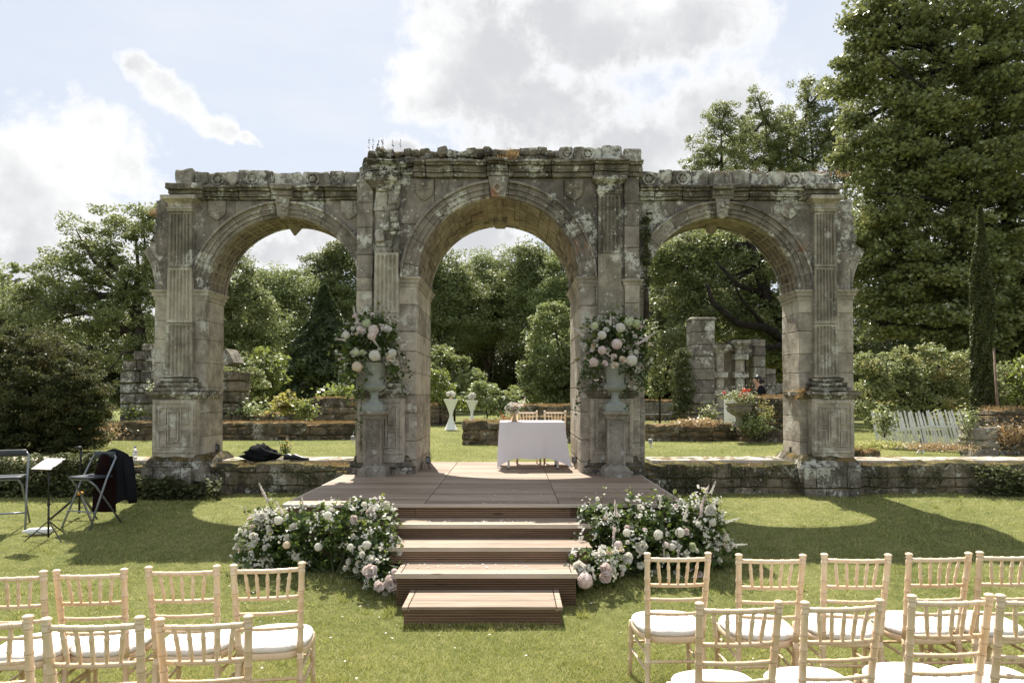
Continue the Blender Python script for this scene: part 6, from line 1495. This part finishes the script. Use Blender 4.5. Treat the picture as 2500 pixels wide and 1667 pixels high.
# plants in the beds
def bed(px,py,r,D,mat,leaf,n,lab,name='garden_plant',flowers=None,cat='plant'):
    c=P(px,py,D); s=D/F; th=thing(name,c,lab,cat); C=np.array(c)+rg.normal(size=(n,3))*np.array([r[0]*s*.5,r[0]*s*.4,r[1]*s*.5]); leaves('foliage',C,leaf,M[mat],th,'wide',.6)
    m=MB(); 
    for i in range(6): m.tube([c-Vector((0,0,r[1]*s)),Vector(C[R.randrange(n)])],.006,4)
    m.build('stems',M['bark'],th)
    if flowers:
        k,cnt,sz=flowers; C=np.array(c)+rg.normal(size=(cnt,3))*np.array([r[0]*s*.5,r[0]*s*.3,r[1]*s*.35])+np.array([0,-.1,r[1]*s*.25]); leaves('flower_heads',C,sz,M[k],th,'wide',.2)
bed(700,985,(36,22),19.5,'lf_yel',.14,420,'yellow leaved shrub rising behind the wall in the left arch',cat='shrub',name='shrub')
bed(745,1000,(30,24),19.2,'lf_lime',.10,420,'clump of bright green grassy leaves beside the yellow shrub')
bed(825,960,(45,20),22.5,'lf_lime',.15,380,'light green shrub above the taller broken wall',cat='shrub',name='shrub')
bed(600,1000,(50,18),20.3,'lf_oak',.10,420,'mixed green plants around the stone trough in the left arch')
bed(1730,1010,(22,22),21.5,'lf_oak',.09,300,'pink flowering bush at the foot of the ruined pillar',flowers=('pet_p',40,.06),name='rose_bush',cat='bush')
bed(1840,1035,(45,25),17.0,'lf_oak',.06,900,'scruffy green bush growing at the foot of the taller right wall',cat='bush',name='shrub')
bed(1870,1010,(20,30),17.1,'lf_yel',.05,300,'pale yellow weeds hanging on the taller right wall')
bed(1700,1030,(60,8),17.9,'dry',.07,500,'dry reddish plants along the top of the low wall in the right arch')
bed(1230,1018,(12,10),17.0,'pet_r',.03,36,'small orange red flowers on the wall left of the gold vase')
bed(1195,1025,(30,10),17.5,'lf_lime',.05,200,'fresh green plants on the low wall before the far cocktail table')
bed(2160,1030,(28,38),13.6,'lf_rose',.06,500,'scraggly climber over the left end of the leaning fence',cat='bush',name='shrub')
bed(2370,1035,(25,40),13.4,'lf_rose',.05,420,'weedy climber over the right end of the leaning fence',cat='bush',name='shrub')
bed(2470,1060,(50,30),13.2,'dry',.05,900,'dry brown creeper smothering the rubble wall at the right edge',cat='creeper',name='creeper')
bed(330,1005,(40,18),19,'lf_lime',.07,400,'pale weeds at the foot of the left garden ruin')
bed(380,950,(16,22),18.5,'pet_g',.06,130,'cream flowered bush between the left pier and the garden ruin',cat='bush',name='shrub')
bed(230,1055,(70,22),15.5,'dry',.06,700,'reddish brown scrub under the right side of the red tipped bush')
bed(2150,1085,(60,8),12.6,'blade',.035,1400,'rough tall grass beside the right end pier',name='grass_clump',cat='grass')
bed(2280,1090,(90,8),12.4,'dry',.035,1500,'dry rough grass in front of the leaning fence',name='grass_clump',cat='grass')
# left garden ruin: two battered piers and a broken arch between them
def pierblk(m,px0,px1,pt,pb,D,d2,**k): courses(m,X(px0,D,900),X(px1,D,900),D,D+d2,max(TZ-.1,Z(pb,D)),Z(pt,D),.28,.42,.55,.012,.02,.03,.2,.05)
T=thing('ruined_doorway',(X(440,20,900),20,TZ),'roofless garden ruin with a broken arch half hidden behind the left end pier','ruin')
m=MB(); pierblk(m,294,372,905,1045,20,.9); pierblk(m,300,372,880,905,20,.9); pierblk(m,325,372,855,880,20,.8); pierblk(m,345,374,838,855,20,.7); m.build('left_pier',M['st_base'],T)
m=MB(); pierblk(m,520,584,905,1045,20,.9); m.build('right_pier',M['st_wall'],T)
m=MB(); cx=X(462,20,900); ra=X(578,20,900)-cx
for a in range(20,180,10): 
    if a<35 or a>95: m.ring(cx,Z(920,20)-.05,ra-.32,ra,20,20.8,a+.3,a+9.7,4,.02)
m.build('broken_arch',M['st_par'],T)
# right garden ruin
D=24
T=thing('grotto_ruin',(X(1780,D,900),D,TZ),'ruined stone pillar and columned grotto doorway seen through the right arch','ruin')
m=MB(); courses(m,X(1690,D,900),X(1746,D,900),D,D+.8,Z(985,D),Z(782,D),.35,.5,1,.01,.015,.02,.25); m.rect(X(1718,D,900),D+.4,.40,.4,[(.0,Z(782,D)),(.06,Z(778,D)),(.0,Z(774,D))],.3,.02); m.build('pillar',M['st_mid'],T)
m=MB(); courses(m,X(1684,D,900),X(1750,D,900),D-.1,D+.9,TZ,Z(985,D),.2,.3,.5,.01,.03,.03,.2); m.build('pillar_base',M['st_wall'],T)
m=MB(); pierblk(m,1840,1870,828,1045,24.3,.8); pierblk(m,1870,1895,900,1045,24.3,.8); pierblk(m,1895,1925,935,1045,24.3,.8); m.build('side_wall',M['st_mid'],T)
m=MB(); a,b=X(1765,24.5,900),X(1800,24.5,900); cc=(a+b)/2; rr=(b-a)/2
piece(m,X(1748,24.5,900),X(1842,24.5,900),TZ,Z(838,24.5),24.5,cc,Z(875,24.5),rr,dep=.5,amp=.02); 
m2=MB(); m2.prism([(cc-rr,TZ),(cc+rr,TZ),(cc+rr,Z(875,24.5))]+[(cc+rr*math.cos(t*math.pi/8),Z(875,24.5)+rr*math.sin(t*math.pi/8)) for t in range(1,8)]+[(cc-rr,Z(875,24.5))],24.44,24.48); m2.build('doorway_recess',M['st_soff'],T)
m.build('doorway_wall',M['st_mid'],T)
m=MB(); m.ring(cc,Z(875,24.5),rr,rr+.18,24.3,24.5,0,180,12,.01); m.build('doorway_arch',M['st_pale'],T)
for px,pt in((1756,838),(1806,828)):
    c=(X(px,24.2,900),24.2,0); m=MB(); zt=Z(pt+25,24.2); m.lathe([(.17,TZ),(.16,zt)],c,16); m.build('column',M['st_pale'],T,auto=True)
    z=TZ+.5
    while z<zt-.3: m=MB(); m.rect(c[0],c[1],.20,.20,[(0,z),(.03,z+.02),(.03,z+.2),(0,z+.22)],.3,.01,.7); m.build('column_block',M['st_par'],T); z+=.62
    m=MB(); m.rect(c[0],c[1],.18,.18,[(0,zt),(.05,zt+.1),(.12,zt+.2),(.12,zt+.3),(0,zt+.32)],.2,.03); m.build('column_capital',M['st_par'],T)
# stone flower urn with daisies and geraniums
D=17.2; c=P(1805,1042,D); zt=Z(984,D)
T=thing('stone_flower_bowl',(c.x,D,c.z),'wide carved stone bowl planted with daisies on the wall before the gardener','stone planter'); h=zt-c.z
m=MB(); m.lathe([(.18,0),(.18,.05),(.11,.09),(.08,.16),(.09,.24*h/.58+.02),(.17,.30*h/.58),(.27,.38*h/.58),(.31,.47*h/.58),(.27,.50*h/.58),(.33,.55*h/.58),(.34,h),(.30,h),(.28,h-.05),(0,h-.05)],(c.x,D,c.z),28,gad=(20,.07,.25*h/.58,.42*h/.58)); m.build('bowl',M['plinth'],T,auto=True)
b=Vector((c.x-.05,D,zt)); th=thing('daisy_plant',b,'bushy white daisies growing in the stone bowl','flowers'); C=np.array(b)+rg.normal(size=(700,3))*np.array([.17,.12,.09])+np.array([0,0,.14]); leaves('foliage',C,.05,M['lf_lime'],th,'rhomb',.5); C=np.array(b)+rg.normal(size=(260,3))*np.array([.19,.12,.10])+np.array([0,-.08,.18]); leaves('flower_heads',C,.035,M['pet_w'],th,'wide',.4)
b=Vector((c.x+.27,D,zt)); th=thing('geranium_plant',b,'red geraniums at the right side of the stone bowl','flowers'); C=np.array(b)+rg.normal(size=(200,3))*np.array([.08,.08,.07])+np.array([0,0,.10]); leaves('foliage',C,.05,M['lf_oak'],th,'wide',.5)
hd=[]
for px,py in((1817,952),(1822,956),(1829,951),(1820,966),(1808,963),(1768,958),(1812,957)): hd.append(np.array(P(px,py,D-.1))+rg.normal(size=(20,3))*.022)
leaves('flower_heads',np.concatenate(hd),.04,M['pet_r'],th,'wide',.2)
m=MB(); a,b=X(1768,20,1000),X(1800,20,1000); n=7
for i in range(n): m.box(a+(b-a)*i/n+.004,a+(b-a)*(i+1)/n-.004,20,20.03,TZ,Z(975,20),.006,1)
o=m.build('plank_gate',M['lycra']); tag(o,'pale grey green plank gate behind the stone flower bowl','gate')
# garden chairs
for i,(px,rz) in enumerate(((1586,.1),(1613,-.3),(1628,-1.0))):
    c=Vector((X(px,30,1010),30,TZ-.12)); T=thing('garden_chair',c,('left','middle','right')[i]+' one of the three grey slatted garden chairs by the overgrown wall','chair','grey slatted garden chairs',rz+math.pi)
    def bb(nm,f): m=MB(); f(m); m.build(nm,M['teak'],T,local=True)
    def back(m):
        for j in range(6): m.box(-.19+.066*j,-.15+.066*j,-.22,-.20,.45,.88,.004,1)
        m.box(-.22,.22,-.225,-.195,.86,.91,.004,1)
    bb('backrest',back); bb('seat',lambda m:[m.box(-.22,.22,-.2+.07*j,-.145+.07*j,.42,.44,.004,1) for j in range(6)])
    for s in(-1,1): bb('leg',lambda m:m.tube([(s*.22,-.22,.9),(s*.22,.20,0)],.016,4)); bb('leg',lambda m:m.tube([(s*.21,.20,.42),(s*.21,-.24,0)],.016,4))
# leaning picket fence
T=thing('picket_fence',P(2270,1085,14.2),'broken white picket fence leaning sideways under the bramble thicket','fence')
A=P(2145,1070,15.4);B=P(2385,1088,14.2); n=36
for i in range(n):
    t=i/(n-1); b=A.lerp(B,t); b.z=TZ; w=.0165; H=.80+.03*math.sin(i*2.1)+.08*t; lean=-.26-.03*math.sin(i*1.7)+.06*(1-t); d=(B-A); d.z=0; d.normalize()
    Mt=Matrix.Translation(b)@Matrix.Rotation(math.atan2(d.y,d.x),4,'Z')@Matrix.Rotation(lean,4,'Y')@Matrix.Rotation(-.10,4,'X')
    m=MB(); m.prism([(-w,0),(w,0),(w,H-.04),(w*.7,H-.012),(0,H),(-w*.7,H-.012),(-w,H-.04)],-.009,.009,R.random(),Mt); m.build('picket',M['white'],T)
d=(B-A).normalized()
for (t0,t1,h0,h1) in ((0,.33,.42,.40),(.33,.62,.44,.50),(.55,1,.50,.52),(.5,1,.10,.12)):
    a=A.lerp(B,t0);b=A.lerp(B,t1);a.z=TZ+h0;b.z=TZ+h1; off=Vector((-.11,-.045,0)); m=MB(); m.tube([a+off,b+off],.028,4); m.build('rail',M['white'],T)
for px in(2252,2262): 
    m=MB(); a=P(px-12,1096,13.9);a.z=TZ; m.tube([a,a+Vector((.16,.1,.16))],.025,4); m.build('prop',M['white'],T)
# stake by the cypress
a=P(2442,1028,14.0);a.z=TZ;b=P(2426,850,14.1); m=MB(); m.tube([a,b],[.026,.022],10); o=m.build('wooden_stake',M['brown'],None,True); tag(o,'round brown support stake leaning beside the cypress','stake')
# stone trough planter and headstone in the left arch
c=P(608,1000,20.8); T=thing('stone_planter',(c.x,20.8,TZ),'weathered stone planter with pink flowers in the left arch garden','stone planter'); m=MB(); z=TZ; m.lathe([(.2,z),(.2,z+.12),(.12,z+.2),(.12,z+.3),(.3,z+.45),(.36,z+.55),(.3,z+.55),(0,z+.5)],(c.x,20.8,0),16); m.build('bowl',M['st_wall2'],T,auto=True)
C=np.array((c.x,20.8,z+.62))+rg.normal(size=(160,3))*np.array([.15,.1,.05]); th=thing('pink_flowers',(c.x,20.8,z+.55),'small pink flowers in the weathered stone planter','flowers'); leaves('foliage',C,.06,M['lf_oak'],th,'wide',.5); leaves('flower_heads',C[:50]+np.array([0,-.1,.04]),.05,M['pet_p'],th,'wide',.3)
# ---------------------------------------------------------------- gardener
D=19.0; zt=Z(918,D); xh=X(1853,D,930); s=(zt-TZ)/1.63
def skinmesh(name,chains,mat,parent,lv=2):
    bm_v=[];bm_e=[];rad=[]
    for ch in chains:
        prev=None
        for (p,r) in ch:
            key=tuple(round(q,4) for q in p)
            idx=next((i for i,v in enumerate(bm_v) if v==key),None)
            if idx is None: bm_v.append(key);rad.append(r);idx=len(bm_v)-1
            if prev is not None: bm_e.append((prev,idx))
            prev=idx
    me=bpy.data.meshes.new(name); me.from_pydata(bm_v,bm_e,[]); o=bpy.data.objects.new(name,me); COL.objects.link(o)
    md=o.modifiers.new('s','SKIN'); sk=me.skin_vertices[0].data
    for i,r in enumerate(rad): sk[i].radius=r if hasattr(r,'__len__') else (r,r)
    sk[0].use_root=True; o.modifiers.new('b','SUBSURF').levels=lv; o.modifiers['b'].render_levels=lv
    dg=bpy.context.evaluated_depsgraph_get(); m2=bpy.data.meshes.new_from_object(o.evaluated_get(dg)); bpy.data.objects.remove(o)
    m2.materials.clear(); m2.materials.append(M[mat]); m2.polygons.foreach_set('use_smooth',[True]*len(m2.polygons))
    o=bpy.data.objects.new(name,m2); COL.objects.link(o); o.parent=parent; return o
T=thing('person',(xh+.12*s,D,TZ),'dark haired person in black stooping over the stone bowl of flowers','person')
T.scale=(s,s,s)
hip=(.0,0,.88);w=(-.02,0,1.05);ch=(-.08,0,1.22);nk=(-.14,0,1.38);hdp=(-.17,0,1.44);sl_=(-.09,-.15,1.33);sr=(-.09,.15,1.33)
arm=lambda sy:[(nk,.055),((-.10,.15*sy,1.32),.05),((-.20,.19*sy,1.12),.04),((-.38,.12*sy,1.00),.032),((-.46,.09*sy,.98),.028)]
body=[[(hip,.12),(w,.11),(ch,.12),(nk,.055),(hdp,.05),((-.18,0,1.52),.085),((-.18,0,1.57),.075)],arm(-1),arm(1),[(hip,.12),((.0,-.09,.84),.085),((.02,-.10,.48),.055),((.03,-.10,.10),.04),((-.07,-.10,.04),.035)],[(hip,.12),((.0,.09,.84),.085),((.02,.10,.48),.055),((.03,.10,.10),.04),((-.07,.10,.04),.035)]]
skinmesh('body',body,'skin',T)
for sy in(-1,1):
    m=MB()
    for f in range(4): m.tube([(-.46,(.09+.018*(f-1.5))*sy,.98),(-.51,(.09+.02*(f-1.5))*sy,.975),(-.54-.005*(f%3),(.09+.02*(f-1.5))*sy,.955)],[.011,.009,.007],6)
    m.tube([(-.46,.06*sy,.985),(-.49,.04*sy,.98),(-.51,.035*sy,.965)],[.011,.010,.008],6); m.build('fingers',M['skin'],T,True,local=True)
skinmesh('shirt',[[((0,0,.90),.145),(w,.13),(ch,.14),((-.13,0,1.36),.075)],[((-.13,0,1.36),.075),((-.10,-.15,1.32),.066),((-.20,-.19,1.12),.054),((-.36,-.13,1.01),.042)],[((-.13,0,1.36),.075),((-.10,.15,1.32),.066),((-.20,.19,1.12),.054),((-.36,.13,1.01),.042)]],'shirt',T)
skinmesh('trousers',[[((0,0,.92),.14),((.0,-.09,.84),.10),((.02,-.10,.48),.072),((.03,-.10,.09),.06)],[((0,0,.92),.14),((.0,.09,.84),.10),((.02,.10,.48),.072),((.03,.10,.09),.06)]],'navy',T)
m=MB()
def ell(m,c,r,k=14,n=10,cut=None):
    V=[];Fc=[]
    for i in range(n+1):
        t=math.pi*i/n
        for j in range(k): a=2*math.pi*j/k; V.append(Vector((c[0]+r[0]*math.sin(t)*math.cos(a),c[1]+r[1]*math.sin(t)*math.sin(a),c[2]+r[2]*math.cos(t))))
    for i in range(n):
        for j in range(k): Fc.append((i*k+j,(i+1)*k+j,(i+1)*k+(j+1)%k,i*k+(j+1)%k))
    m.add(V,Fc)
ell(m,(-.145,0,1.555),(.10,.095,.105)); ell(m,(-.03,0,1.50),(.065,.06,.065)); ell(m,(-.10,0,1.46),(.06,.07,.05)); m.build('hair',M['hair'],T,True,local=True)
m=MB(); ell(m,(-.265,0,1.525),(.018,.014,.02),8,6); ell(m,(-.245,0,1.475),(.02,.03,.012),8,6); ell(m,(-.16,-.09,1.52),(.02,.012,.03),8,6); ell(m,(-.225,0,1.45),(.035,.035,.03),8,6); m.build('face_features',M['skin'],T,True,local=True)

for o in bpy.data.objects:
    if o.type=='MESH' and o.parent and o.name.split('.')[0] in ('flower_heads','leaf_spray','leaf_mass'): o['kind']='stuff'
